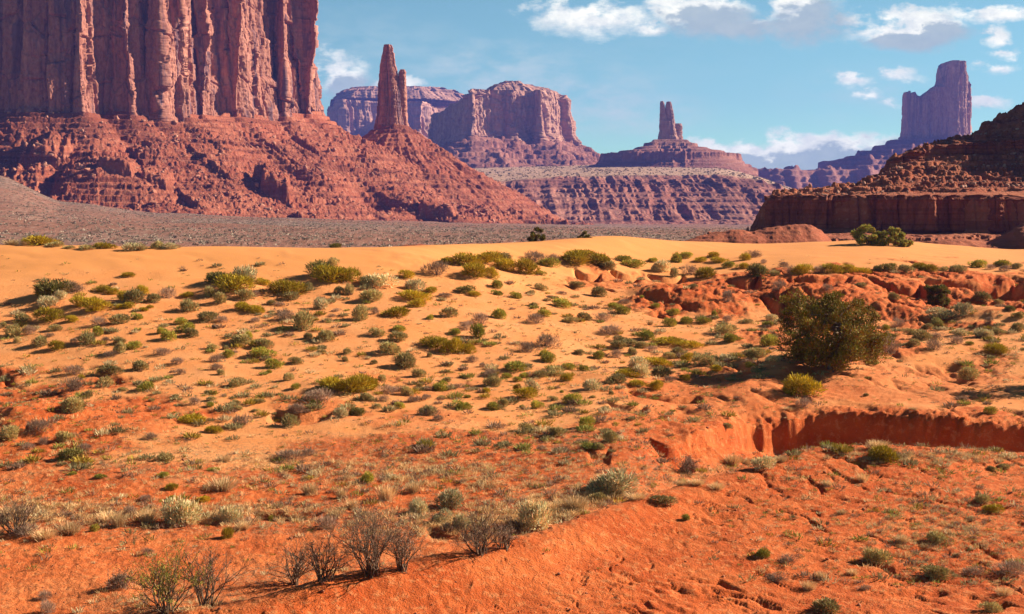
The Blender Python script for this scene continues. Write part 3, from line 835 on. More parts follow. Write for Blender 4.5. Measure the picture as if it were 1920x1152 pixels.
Zn += fbm(Xn / 16, Yn / 16, 4, 124) * 1.3 + rocky(Xn, Yn, 8, 125, 2) * (1 - topn)
bench = patch_obj('bench', Xn, Yn, Zn, M_BENCH, plain(Xn, Yn), attrs={'pale': topn * .85, 'scrub': topn * .1})
tag(bench, 'low banded purple-red bench with pale scrubby top in the centre distance', 'rock bench', kind='structure')

# ------------------------------------------------------------------ mesas in the distance
def mesa_talus(outline, ztop, px0, px1, y0, y1, nc, nr_, sl, curve, maxd, seed, step, amp, parent, mat=M_FARTALUS, zfloor=60):
    rows = np.linspace(y0, y1, nr_)
    X, Y = fan(px0, px1, nc, rows)
    d, arc, ins = seg_dist(X, Y, outline)
    Z = ztop - sl * d + curve * d**2
    Z = np.where(d > maxd, -100, Z)
    am = sstep(0, 60, d)
    Z += (ridged(arc / (amp * 4), d / 300, 4, seed) - .45) * amp * am + fbm(X / 40, Y / 40, 4, seed + 1) * amp * .5 * am
    Z = terrace(Z, step, .8, seed + 2, X, Y, 1.1)
    Z += rocky(X, Y, amp * .9, seed + 3, amp * .4)
    Z = np.where(ins, ztop - 4, Z)
    return patch_obj('talus', X, Y, Z, mat, np.full_like(X, zfloor), parent=parent)

mesa = empty('mesa', (0, 0, 0), kind='structure', label='flat-topped mesa with pale fluted cliff and stepped cap in the centre distance', cat='mesa')
MF = [P_(806, 3900), P_(850, 3560), P_(884, 3210), P_(900, 3235), P_(935, 3280), P_(965, 3290), P_(985, 3330), P_(1015, 3300), P_(1040, 3360), P_(1070, 3450)]
MB = [P_(812, 3990), P_(860, 4000), P_(930, 4060), P_(1000, 4000), P_(1074, 3560)]
zb_m = zat(262, 3330)
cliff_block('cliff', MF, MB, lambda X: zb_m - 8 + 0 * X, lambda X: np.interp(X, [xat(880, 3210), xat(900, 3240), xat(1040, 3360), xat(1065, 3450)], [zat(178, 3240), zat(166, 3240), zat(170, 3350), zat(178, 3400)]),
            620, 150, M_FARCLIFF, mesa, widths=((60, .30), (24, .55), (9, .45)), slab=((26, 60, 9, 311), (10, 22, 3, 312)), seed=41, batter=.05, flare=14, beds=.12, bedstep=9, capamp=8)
for (cf, cb, pyb, pyt, sd) in (([P_(905, 3400), P_(925, 3350), P_(985, 3370), P_(1035, 3440), P_(1052, 3500)], [P_(905, 3800), P_(1052, 3700)], 176, 163, 51),
                               ([P_(918, 3460), P_(940, 3420), P_(985, 3430), P_(1012, 3480)], [P_(918, 3700), P_(1010, 3660)], 166, 157, 52),
                               ([P_(934, 3500), P_(950, 3470), P_(985, 3490)], [P_(934, 3640), P_(984, 3620)], 159, 149, 53)):
    za, zc = zat(pyb, 3450), zat(pyt, 3450)
    cliff_block('cap_layer', cf, cb, lambda X, za=za: za + 0 * X, lambda X, zc=zc: zc + 0 * X, 200, 24, M_FARCLIFF, mesa, widths=((22, .3), (9, .4)), seed=sd, batter=1.6, flare=4, beds=.8, bedstep=5, capamp=4)
mesa_talus(MF + MB[::-1], zb_m + 4, 770, 1190, 2950, 4100, 330, 300, .60, .0007, 330, 131, 13, 16, mesa, zfloor=96)

mesa2 = empty('mesa', (0, 0, 0), kind='structure', label='long blue hazy mesa behind the rock spire', cat='mesa')
M2F = [P_(614, 4700), P_(640, 4560), P_(700, 4620), P_(760, 4660), P_(784, 4560), P_(800, 4640), P_(830, 4800), P_(900, 4860), P_(960, 5000)]
M2B = [P_(620, 5200), P_(700, 5400), P_(850, 5400), P_(960, 5200)]
zb2 = zat(262, 4600)
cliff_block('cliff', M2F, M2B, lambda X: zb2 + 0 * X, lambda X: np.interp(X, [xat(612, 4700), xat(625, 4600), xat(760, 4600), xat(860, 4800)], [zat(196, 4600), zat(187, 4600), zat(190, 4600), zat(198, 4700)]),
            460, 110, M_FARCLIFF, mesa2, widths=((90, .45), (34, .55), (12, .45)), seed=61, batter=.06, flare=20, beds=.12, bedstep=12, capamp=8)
for (cf, cb, pyb, pyt, sd) in (([P_(622, 4820), P_(660, 4720), P_(800, 4760), P_(880, 4900)], [P_(622, 5150), P_(880, 5150)], 190, 172, 62),
                               ([P_(640, 4920), P_(670, 4860), P_(790, 4880), P_(868, 4960)], [P_(640, 5120), P_(865, 5120)], 174, 163, 63),
                               ([P_(658, 5000), P_(690, 4960), P_(780, 4960), P_(842, 5000)], [P_(658, 5100), P_(842, 5100)], 164, 156, 64)):
    za, zc = zat(pyb, 4850), zat(pyt, 4850)
    cliff_block('cap_layer', cf, cb, lambda X, za=za: za + 0 * X, lambda X, zc=zc: zc + 0 * X, 240, 26, M_FARCLIFF, mesa2, widths=((40, .3), (14, .4)), seed=sd, batter=1.3, flare=6, beds=.8, bedstep=7, capamp=5)
mesa_talus(M2F + M2B[::-1], zb2 + 6, 560, 1000, 4050, 5300, 260, 200, .6, .0006, 430, 141, 18, 18, mesa2, zfloor=60)

# throne-shaped rock on the bench
thr = empty('rock_throne', (0, 0, 0), kind='structure', label='small throne-shaped rock tower with two thin fingers on stepped pedestal', cat='rock tower')
TD = 3000
tower('tower_block', [(228, 1236, 1262), (236, 1235, 1263), (250, 1235, 1266), (276, 1230, 1276)], TD, M_FARCLIFF, thr, n=110, nr=70, seed=71, widths=((9, .25), (4, .3)))
tower('tower_block', [(232, 1263, 1276), (238, 1262, 1277), (252, 1262, 1277), (272, 1260, 1280)], TD + 3, M_FARCLIFF, thr, n=80, nr=60, seed=72, widths=((6, .25), (3, .3)))
tower('finger', [(190, 1236.5, 1241), (194, 1235.5, 1243.5), (212, 1235, 1246), (240, 1234.5, 1250)], TD - 2, M_FARCLIFF, thr, n=70, nr=70, seed=73, widths=((4, .25), (2, .25)))
tower('finger', [(191, 1248, 1255), (197, 1246.5, 1257.5), (206, 1245, 1259.5), (214, 1246, 1261), (222, 1245, 1262), (240, 1243, 1265)], TD + 2, M_FARCLIFF, thr, n=80, nr=70, seed=74, widths=((4, .3), (2, .25)))
rows = np.linspace(2650, 3350, 260)
Xt, Yt = fan(1090, 1420, 380, rows)
pd = np.array([P_(1225, 2960), P_(1285, 2960), P_(1285, 3060), P_(1225, 3060)])
dth, arct, inst = seg_dist(Xt, Yt, pd)
z0 = zat(264, TD)
dw = dth * np.where(Xt > xat(1255, TD), .92, 1.0)
Zt = z0 - np.interp(dw, [0, 28, 75, 130, 400], [0, 16, 28, 62, 260])
lay = [P_(1128, 2960), P_(1175, 2880), P_(1260, 2850), P_(1345, 2880), P_(1384, 2960), P_(1380, 3120), P_(1140, 3120)]
dl, al, il = seg_dist(Xt, Yt, lay)
platf = zat(288, 2950) + fbm(Xt / 30, Yt / 30, 3, 151) * 3
Zt = np.maximum(Zt, platf - np.clip((dl - 2 + 8 * fbm(al / 12, dl * 0, 3, 152)), 0, 6) * 3.2 - np.maximum(dl - 8, 0) * .5)
Zt += (ridged(arct / 25, dth / 120, 3, 153) - .4) * 5 * sstep(0, 30, dth)
Zt = terrace(Zt, 7.5, .85, 154, Xt, Yt, 1.0)
patch_obj('pedestal', Xt, Yt, Zt, M_FARTALUS, np.full_like(Xt, 85), parent=thr)

# far right castle-like butte in blue haze
FD = 4100
fb = empty('castle_butte', (0, 0, 0), kind='structure', label='hazy blue butte with tall square tower at its right end', cat='butte')
top = [(1680, 190), (1684, 184), (1688, 176), (1694, 170), (1704, 174), (1712, 172), (1719, 182), (1726, 181), (1738, 170), (1750, 163), (1760, 158), (1762, 150), (1764, 119), (1772, 115), (1805, 116), (1811, 124), (1814, 140), (1817, 160)]
zt_f = fz(top, FD)
zbf = zat(260, FD)
cliff_block('cliff', [P_(1682, FD + 20), P_(1700, FD - 10), P_(1740, FD + 10), P_(1764, FD - 22), P_(1794, FD - 40), P_(1803, FD - 20), P_(1815, FD + 20)], [P_(1684, FD + 60), P_(1740, FD + 70), P_(1764, FD + 85), P_(1812, FD + 85)],
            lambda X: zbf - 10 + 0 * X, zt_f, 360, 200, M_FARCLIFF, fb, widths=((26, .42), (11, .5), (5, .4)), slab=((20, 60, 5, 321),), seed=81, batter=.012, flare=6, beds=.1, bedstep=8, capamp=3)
rows = np.linspace(3500, 4600, 200)
Xf, Yf = fan(1380, 2300, 420, rows)
of = [P_(1690, FD), P_(1815, FD - 20), P_(1812, FD + 60), P_(1690, FD + 60)]
df_, af, if_ = seg_dist(Xf, Yf, of)
Zf = zbf + 2 - .36 * df_
Zf = np.maximum(Zf, np.where(Xf > xat(1600, FD), zat(296, FD), -50) - np.maximum(0, (FD - 150) - Yf) * .5)
Zf = np.maximum(Zf, zat(322, 4100) + fbm(Xf / 80, Yf / 80, 3, 161) * 7 - np.maximum(0, (FD - 260 + fbm(Xf / 90, Xf * 0, 3, 165) * 120) - Yf) * .55 - np.maximum(0, xat(1420, FD) - Xf) * .12)
Zf += (ridged(Xf / 70, Yf / 500, 4, 162) - .4) * 12 * sstep(0, 60, df_)
Zf = terrace(Zf, 16, .85, 163, Xf, Yf, 1.1)
patch_obj('talus', Xf, Yf, Zf, M_FARTALUS, np.full_like(Xf, -20), parent=fb)
# low far ridge joining them
rows = np.linspace(5200, 6000, 60)
Xr, Yr = fan(500, 2600, 420, rows)
Zr = np.interp(960 + Xr / Yr * F, [500, 1000, 1110, 1160, 1400, 1440, 1560, 1700, 2600], [zat(q, 5400) for q in (330, 320, 306, 312, 317, 319, 319, 316, 300)])
Zr = Zr - np.maximum(0, 5420 + fbm(Xr / 160, Xr * 0, 4, 171) * 120 - Yr) * 1.2 + fbm(Xr / 120, Yr / 120, 3, 172) * 8
Zr = terrace(Zr, 20, .8, 173, Xr, Yr, 1)
rg = patch_obj('far_ridge', Xr, Yr, Zr, M_FARTALUS, np.full_like(Xr, -60))
tag(rg, 'low blue ridge on the horizon between the buttes', 'ridge', kind='structure')

# ------------------------------------------------------------------ dark hill on the right
HK = {  # column: (photo row, distance) for foot, cliff foot, cliff top, mid slope, upper-ledge foot, upper-ledge top, skyline, back(z)
 1330: [(452, 300), (452, 330), (450, 338), (450, 350), (450, 360), (450, 370), (450, 390), 430],
 1405: [(452, 300), (447, 330), (440, 338), (438, 350), (438, 360), (438, 370), (438, 390), 430],
 1430: [(452, 295), (433, 330), (388, 332.5), (386, 350), (388, 360), (390, 370), (392, 390), 430],
 1450: [(452, 290), (428, 328), (371, 330.5), (369, 350), (368, 362), (368, 374), (369, 392), 440],
 1540: [(452, 285), (430, 322), (371, 324.5), (360, 350), (362, 364), (363, 376), (365, 396), 450],
 1600: [(454, 280), (431, 318), (370, 320.5), (348, 350), (355, 366), (356, 378), (358, 400), 460],
 1645: [(456, 278), (432, 316), (370, 318.5), (340, 350), (335, 372), (334, 380), (336, 402), 470],
 1665: [(457, 277), (433, 315), (370, 317.5), (337, 350), (312, 374), (300, 376), (302, 404), 480],
 1740: [(460, 275), (436, 312), (370, 314.5), (334, 350), (297, 374), (279, 376), (276, 408), 500],
 1820: [(464, 272), (438, 310), (370, 312.5), (332, 350), (290, 376), (271, 378), (253, 420), 520],
 1870: [(466, 270), (438, 309), (371, 311.5), (331, 350), (287, 376), (267, 378), (218, 430), 540],
 1920: [(468, 268), (440, 308), (373, 310.5), (331, 350), (284, 376), (264, 378), (188, 440), 560],
 2050: [(474, 262), (444, 304), (376, 306.5), (330, 350), (278, 376), (256, 378), (60, 470), 620],
 2250: [(474, 262), (444, 304), (376, 306.5), (230, 350), (80, 374), (60, 376), (-60, 440), 620],  # from here on an unseen rise, steepened to throw shade over the hillside
 2700: [(474, 262), (444, 304), (350, 306.5), (90, 350), (-110, 374), (-120, 378), (-300, 460), 700]}
ks = sorted(HK)
hy = np.array([[250] + [k[1] for k in HK[c][:7]] + [HK[c][7]] for c in ks], float)
hz = np.array([[zat(HK[c][0][0], 280) - 4] + [zat(k[0], k[1]) for k in HK[c][:7]] + [zat(HK[c][6][0], HK[c][6][1]) - 8] for c in ks], float)
rows = np.concatenate([np.linspace(255, 300, 70)[:-1], np.linspace(300, 336, 230)[:-1], np.linspace(336, 370, 130)[:-1], np.linspace(370, 380, 60)[:-1], np.linspace(380, 470, 190), np.linspace(475, 720, 50)])
Xh, Yh = fan(1320, 2700, 1000, rows)
ph = 960 + Xh[0] / Yh[0] * F
hyc = np.stack([np.interp(ph, ks, hy[:, j]) for j in range(9)], 1); hzc = np.stack([np.interp(ph, ks, hz[:, j]) for j in range(9)], 1)
s_h = Xh
joint = columns(Xh, Xh * 0, 6, 201, brk=0) * .30 + columns(Xh, Xh * 0, 2.2, 202, brk=0) * .35 + fbm(Xh / 14, Xh * 0 + 1, 3, 203) * 5
wh = joint * np.exp(-((Yh - 317) / 12)**2) + fbm(Xh / 6, Xh * 0 + 5, 4, 204) * 2.5 * np.exp(-((Yh - 376) / 8)**2)
Zh = np.zeros_like(Xh)
for j in range(Xh.shape[1]): Zh[:, j] = np.interp(Yh[:, j] + wh[:, j], hyc[j], hzc[j])
PYh = px_row(Yh, Zh)
fl = sstep(322, 330, Yh + wh)
Zh += (fbm(Xh / 7, Yh / 7, 4, 205) * 1.6 + (ridged(Xh / 9, Yh / 30, 4, 206) - .4) * 1.0) * fl + rocky(Xh, Yh, 2.0, 207, 1.2) * fl + rocky(Xh, Yh, 1.0, 208, .6) * fl
low_ = sstep(312, 306, Yh + wh)
Zh += fbm(Xh / 9, Yh / 9, 4, 209) * .8 * low_ + (ridged(Xh / 3, Yh / 14, 3, 210) - .4) * .5 * low_
Zh = terrace(Zh, 1.5, .8, 211, Xh, Yh, .5)
hill = empty('hill', (0, 0, 0), kind='structure', label='dark red shaded hill with rock ledges on the right', cat='hill')
bph = plain(Xh, Yh)
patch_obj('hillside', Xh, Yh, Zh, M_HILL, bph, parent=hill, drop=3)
# the lower cliff band as jointed blocks
xs = np.array([1434, 1450, 1500, 1540, 1600, 1645, 1700, 1740, 1820, 1870, 1920, 2000, 2050])
def ledge(name, key, xs, dfront, sd, widths, proud):
    yb = np.interp(xs, ks, hy[:, key]) - dfront
    jit = np.array([0, -1, 2.5, -1, 1.0, -2.2, 1.5, -1.5, 2.2, -2.0, 1.0, 0, 0][:len(xs)])
    fp = [P_(x, y + q) for x, y, q in zip(xs, yb, jit)]
    bpn = [P_(x, y + 7) for x, y in zip(xs, yb)]
    zb_ = np.interp(xs, ks, hz[:, key]) ; zt_ = np.interp(xs, ks, hz[:, key + 1])
    X_ = np.array([p[0] for p in fp])
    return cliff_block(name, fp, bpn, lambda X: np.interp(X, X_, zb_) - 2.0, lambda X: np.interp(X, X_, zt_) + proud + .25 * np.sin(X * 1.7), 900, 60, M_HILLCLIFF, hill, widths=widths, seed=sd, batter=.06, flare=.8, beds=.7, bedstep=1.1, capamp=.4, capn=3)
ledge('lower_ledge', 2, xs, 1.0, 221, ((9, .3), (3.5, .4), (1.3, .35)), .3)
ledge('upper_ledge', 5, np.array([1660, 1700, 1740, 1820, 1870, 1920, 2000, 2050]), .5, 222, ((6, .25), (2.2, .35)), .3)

# low red mounds between dune and hill
def mound(pts, Y0, seed, px0, px1, label, dep=16):
    rows = np.linspace(Y0 - 26, Y0 + 40, 150)
    X, Y = fan(px0, px1, 420, rows)
    px = 960 + X / Y * F
    crest = np.interp(px, [p[0] for p in pts], [zat(p[1], Y0) for p in pts])
    base = zat(474, Y0)
    q = np.abs(Y - Y0 + fbm(X / 9, X * 0, 3, seed) * 5) / dep
    Z = base + (crest - base) * np.clip(1 - q**1.5, -1, 1)
    Z += (ridged(X / 4.5, Y / 14, 4, seed + 1) - .4) * .35 + fbm(X / 3, Y / 3, 4, seed + 2) * .2
    Z = terrace(Z, .8, .7, seed + 3, X, Y, .25)
    return tag(patch_obj('mound', X, Y, Z, M_MOUND, np.full_like(X, base - 1)), label, 'mound', kind='structure')
mound([(1240, 462), (1280, 455), (1310, 444), (1345, 434), (1380, 431), (1410, 434), (1440, 428), (1470, 423), (1520, 421), (1538, 430), (1560, 455), (1600, 462)], 262, 231, 1235, 1620, 'low bare red mound behind the dune crest, right of centre')
mound([(1690, 462), (1740, 452), (1800, 447), (1850, 455), (1880, 440), (1920, 415), (2000, 400), (2300, 400)], 258, 241, 1680, 2350, 'bare red mound at the right edge in front of the dark hill')
mound([(730, 470), (750, 462), (790, 458), (830, 462), (860, 470)], 290, 251, 725, 870, 'tiny red rise just behind the dune crest', 8)

# ------------------------------------------------------------------ boulders
def ico(sub):
    import bmesh
    bm = bmesh.new(); bmesh.ops.create_icosphere(bm, subdivisions=sub, radius=1)
    v = np.array([q.co[:] for q in bm.verts]); f = np.array([[q.index for q in p.verts] for p in bm.faces]); bm.free()
    return v, f
IV, IF = ico(1); IV2, IF2 = ico(2)
def rock_shape(rng, v):
    d = v.copy()
    for _ in range(13):
        nrm = rng.normal(size=3); nrm /= np.linalg.norm(nrm); c = rng.uniform(.34, .7)
        h = d @ nrm; d = d - np.maximum(h - c, 0)[:, None] * nrm
    d *= rng.uniform(.75, 1.2, 3)
    return d + rng.normal(size=d.shape) * .03
def scatter_rocks(name, pts, sizes, mat, seed, label, kind='stuff'):
    rng = np.random.default_rng(seed)
    shapes = [rock_shape(rng, IV) for _ in range(12)]
    VV = []; FF = []; b = 0
    for p, s in zip(pts, sizes):
        a = rng.uniform(0, 6.28); q = shapes[rng.integers(12)] * s
        c, n = math.cos(a), math.sin(a)
        q = np.stack([q[:, 0] * c - q[:, 1] * n, q[:, 0] * n + q[:, 1] * c, q[:, 2] * .85], 1) + p
        VV.append(q); FF.append(IF + b); b += len(IV)
    VV = np.concatenate(VV)
    z = np.zeros(len(VV))
    o = mesh_obj(name, VV, np.concatenate(FF), mat, attrs={'scrub': z, 'pale': z})
    return tag(o, label, 'boulders', kind=kind)
rng = np.random.default_rng(5)
pts = []; szs = []
while len(pts) < 2600:
    px = rng.uniform(0, 1000, 600); Y = rng.uniform(960, 1400, 600); X = xat(px, Y)
    z, b0 = ztal(X, Y)
    ok = (z > b0 + 1) & (rng.uniform(size=600) < np.clip(.25 + .9 * fbm(X / 40, Y / 40, 3, 301), .05, 1))
    dq, _, inn = seg_dist(X, Y, outline)
    ok &= ~inn
    for q in np.where(ok)[0]:
        s = min(.45 * (1 / max(rng.uniform(), .02))**.55, 3.2)
        pts.append((X[q], Y[q], z[q] + s * .2)); szs.append(s)
pts = np.array(pts); szs = np.array(szs)
order = np.argsort(-szs)
big = order[:60]; rest = order[60:]
scatter_rocks('scree', pts[rest], szs[rest], M_BOULDER, 3, 'countless fallen blocks strewn over the talus under the big butte')
BIGB = []
rb = np.random.default_rng(8)
for v in range(5):
    q = rock_shape(rb, IV2); z = np.zeros(len(q))
    me = mesh_obj('boulder', q, IF2, M_BOULDER, attrs={'scrub': z, 'pale': z}); BIGB.append(me)
def hidx(X, Y):
    j = np.clip(np.rint((X / Y - tx(1320)) / (tx(2700) - tx(1320)) * 999).astype(int), 0, 999)
    i = np.clip(np.searchsorted(rows_h, Y), 0, len(rows_h) - 1)
    return Zh[i, j]
rows_h = rows_h = np.concatenate([np.linspace(255, 300, 70)[:-1], np.linspace(300, 336, 230)[:-1], np.linspace(336, 370, 130)[:-1], np.linspace(370, 380, 60)[:-1], np.linspace(380, 470, 190), np.linspace(475, 720, 50)])
hp = []; hs = []
while len(hp) < 2300:
    px = rng.uniform(1460, 2100, 500); Y = rng.uniform(322, 425, 500); X = xat(px, Y)
    ok = rng.uniform(size=500) < np.clip(.45 + .9 * fbm(X / 9, Y / 9, 3, 311), .03, 1) * np.where((Y > 371) & (Y < 379), 0, 1) * np.where(Y > 380, .4, 1)
    z = hidx(X, Y)
    for q in np.where(ok)[0]:
        s = min(.16 * (1 / max(rng.uniform(), .02))**.5, .95); hp.append((X[q], Y[q], z[q] + s * .3)); hs.append(s)
hp = np.array(hp); hs = np.array(hs); ho = np.argsort(-hs)
M_HBOULD = mat_talus('pale_boulder_stone', (0.42, 0.17, 0.11), (0.50, 0.26, 0.18), (0.60, 0.38, 0.30), s=4, strata=.5, bumpd=.3, strat=.1)
scatter_rocks('scree', hp[ho[40:]], hs[ho[40:]], M_HBOULD, 4, 'countless pale blocks strewn over the dark hill on the right')

# ------------------------------------------------------------------ plants
def leaf_cloud(C, D, L, Wd, col, rng):
    """thin leaf/twig quads at C along D, lengths L, widths Wd"""
    n = len(C)
    r = rng.normal(size=(n, 3)); s = np.cross(D, r); s /= np.linalg.norm(s, axis=1)[:, None] + 1e-9
    a = C - s * Wd[:, None] * .5; b = C + s * Wd[:, None] * .5; e = C + D * L[:, None]
    V = np.stack([a, b, e + s * Wd[:, None] * .22, e - s * Wd[:, None] * .22], 1).reshape(-1, 3)
    Fc = np.arange(4 * n).reshape(n, 4)
    return V, Fc, np.repeat(col, 4, 0)
def tube_chain(pts, rad, sides=4):
    pts = np.asarray(pts, float); n = len(pts)
    V = []; 
    for i in range(n):
        d = pts[min(i + 1, n - 1)] - pts[max(i - 1, 0)]; d /= np.linalg.norm(d) + 1e-9
        u = np.cross(d, (0.31, .2, .93)); u /= np.linalg.norm(u) + 1e-9; w = np.cross(d, u)
        for k in range(sides):
            a = 2 * math.pi * k / sides; V.append(pts[i] + (u * math.cos(a) + w * math.sin(a)) * rad[i])
    return np.array(V), grid_faces(n, sides, wrap=True)
def join(parts):
    V = []; Fq = []; C = []; b = 0
    for p in parts:
        V.append(p[0]); Fq.append(p[1] + b); b += len(p[0])
        if len(p) > 2: C.append(p[2])
    return np.concatenate(V), np.concatenate(Fq), (np.concatenate(C) if C else None)

LEAF = {'g': mat_leaf('sagebrush_leaf', (0.47, 0.37, 0.14)), 'w': mat_leaf('pale_sagebrush_leaf', (0.70, 0.58, 0.30)), 'y': mat_leaf('olive_leaf', (0.54, 0.36, 0.022)),
        'l': mat_leaf('green_leaf', (0.45, 0.40, 0.06)), 'p': mat_leaf('dry_twig', (0.42, 0.26, 0.17)), 's': mat_leaf('straw_grass', (0.80, 0.52, 0.25)),
        'd': mat_leaf('dark_sage_leaf', (0.28, 0.22, 0.055))}
M_JLEAF = mat_leaf('juniper_leaf', (0.23, 0.175, 0.02), .1, .1)
M_BARK = mat_bark('juniper_bark', (0.20, 0.12, 0.08), (0.33, 0.24, 0.18))
M_TWIG = mat_bark('bare_twig', (0.09, 0.055, 0.035), (0.21, 0.13, 0.08))

def shrub_mesh(seed, kind):
    """unit shrub: about 1 wide, 1 high, base at origin"""
    rng = np.random.default_rng(seed)
    parts = []
    if kind == 's':      # grass tuft
        n = 420
        a = rng.uniform(0, 6.283, n); rr = np.abs(rng.normal(0, .16, n)); C = np.stack([rr * np.cos(a), rr * np.sin(a), np.zeros(n)], 1)
        out = np.stack([np.cos(a), np.sin(a), np.zeros(n)], 1) * rng.uniform(.05, .75, (n, 1)) + np.array([0, 0, 1.]) + rng.normal(size=(n, 3)) * .12
        D = out / np.linalg.norm(out, axis=1)[:, None]
        L = rng.uniform(.45, 1.0, n) * .95
        col = np.clip(rng.normal(1, .16, (n, 1)) * np.array([[1, 1, 1]]) + rng.normal(0, .04, (n, 3)), .4, 1.5)
        return leaf_cloud(C, D, L, np.full(n, .022), col, rng)
    # lobed dome of leaf sprays
    nl = rng.integers(4, 8)
    lc = np.stack([rng.uniform(-.28, .28, nl), rng.uniform(-.28, .28, nl), rng.uniform(.08, .42, nl)], 1); lr = rng.uniform(.26, .42, nl)
    dens = {'g': 1300, 'w': 1500, 'y': 1500, 'l': 1300, 'p': 900, 'd': 1200}[kind]
    C = []; D = []; Tn = []
    for i in range(nl):
        m = int(dens / nl * (lr[i] / .32)**2)
        v = rng.normal(size=(m, 3)); v /= np.linalg.norm(v, axis=1)[:, None]; v[:, 2] = np.where(rng.uniform(size=m) < .4, np.abs(v[:, 2]), v[:, 2])
        rad = lr[i] * rng.uniform(.55, 1.06, m)**.7
        c = lc[i] + v * rad[:, None] * np.array([1.0, 1.0, 1.0])
        C.append(c); D.append(v * .8 + np.array([0, 0, .75]) + rng.normal(size=(m, 3)) * .35); Tn.append(np.full(m, rng.normal(1, .10)))
    C = np.concatenate(C); D = np.concatenate(D); Tn = np.concatenate(Tn)
    C[:, 2] = np.where(C[:, 2] < 0, -C[:, 2] * .4, C[:, 2]); k = C[:, 2] >= .0; C, D, Tn = C[k], D[k], Tn[k]
    D /= np.linalg.norm(D, axis=1)[:, None]; n = len(C)
    fine = kind in ('p',)
    L = rng.uniform(.06, .19, n) * (1.5 if fine else 1); Wd = np.full(n, .016 if fine else .034) * rng.uniform(.7, 1.3, n)
    if kind == 'y': Wd *= .75; L *= 1.25
    col = np.clip(Tn[:, None] * rng.normal(1, .26, (n, 1)) + rng.normal(0, .04, (n, 3)), .3, 1.8)
    if kind in 'gwl': 
        dead = rng.uniform(size=n) < .16; col[dead] *= np.array([1.5, 1.0, .95])
    parts.append(leaf_cloud(C, D, L, Wd, col, rng))
    # woody stems
    for i in range(14 if kind == 'p' else 7):
        e = lc[rng.integers(nl)] + rng.normal(size=3) * .1; e[2] = abs(e[2])
        mid = e * .5 + rng.normal(size=3) * .04; mid[2] = abs(mid[2])
        V_, F_ = tube_chain([(rng.normal() * .03, rng.normal() * .03, -.05), mid, e], [.018, .012, .005], 3)
        parts.append((V_, F_, np.tile(np.array([[1.0, .75, .75]]) * .7, (len(V_), 1))))
    V_, F_, C_ = join(parts)
    # normalise to a unit footprint
    w = np.percentile(np.abs(V_[:, :2]), 99) * 2; h = np.percentile(V_[:, 2], 99.5)
    V_ = V_ / np.array([w, w, h]); return V_, F_, C_

NVAR = 9
SH = {}
for ki, k in enumerate(LEAF):
    SH[k] = []
    for v in range(NVAR):
        V_, F_, C_ = shrub_mesh(1000 + 37 * v + 501 * ki, k)
        me_o = mesh_obj('shrub', V_, F_, LEAF[k], col=C_)
        SH[k].append(me_o.data); bpy.data.objects.remove(me_o)

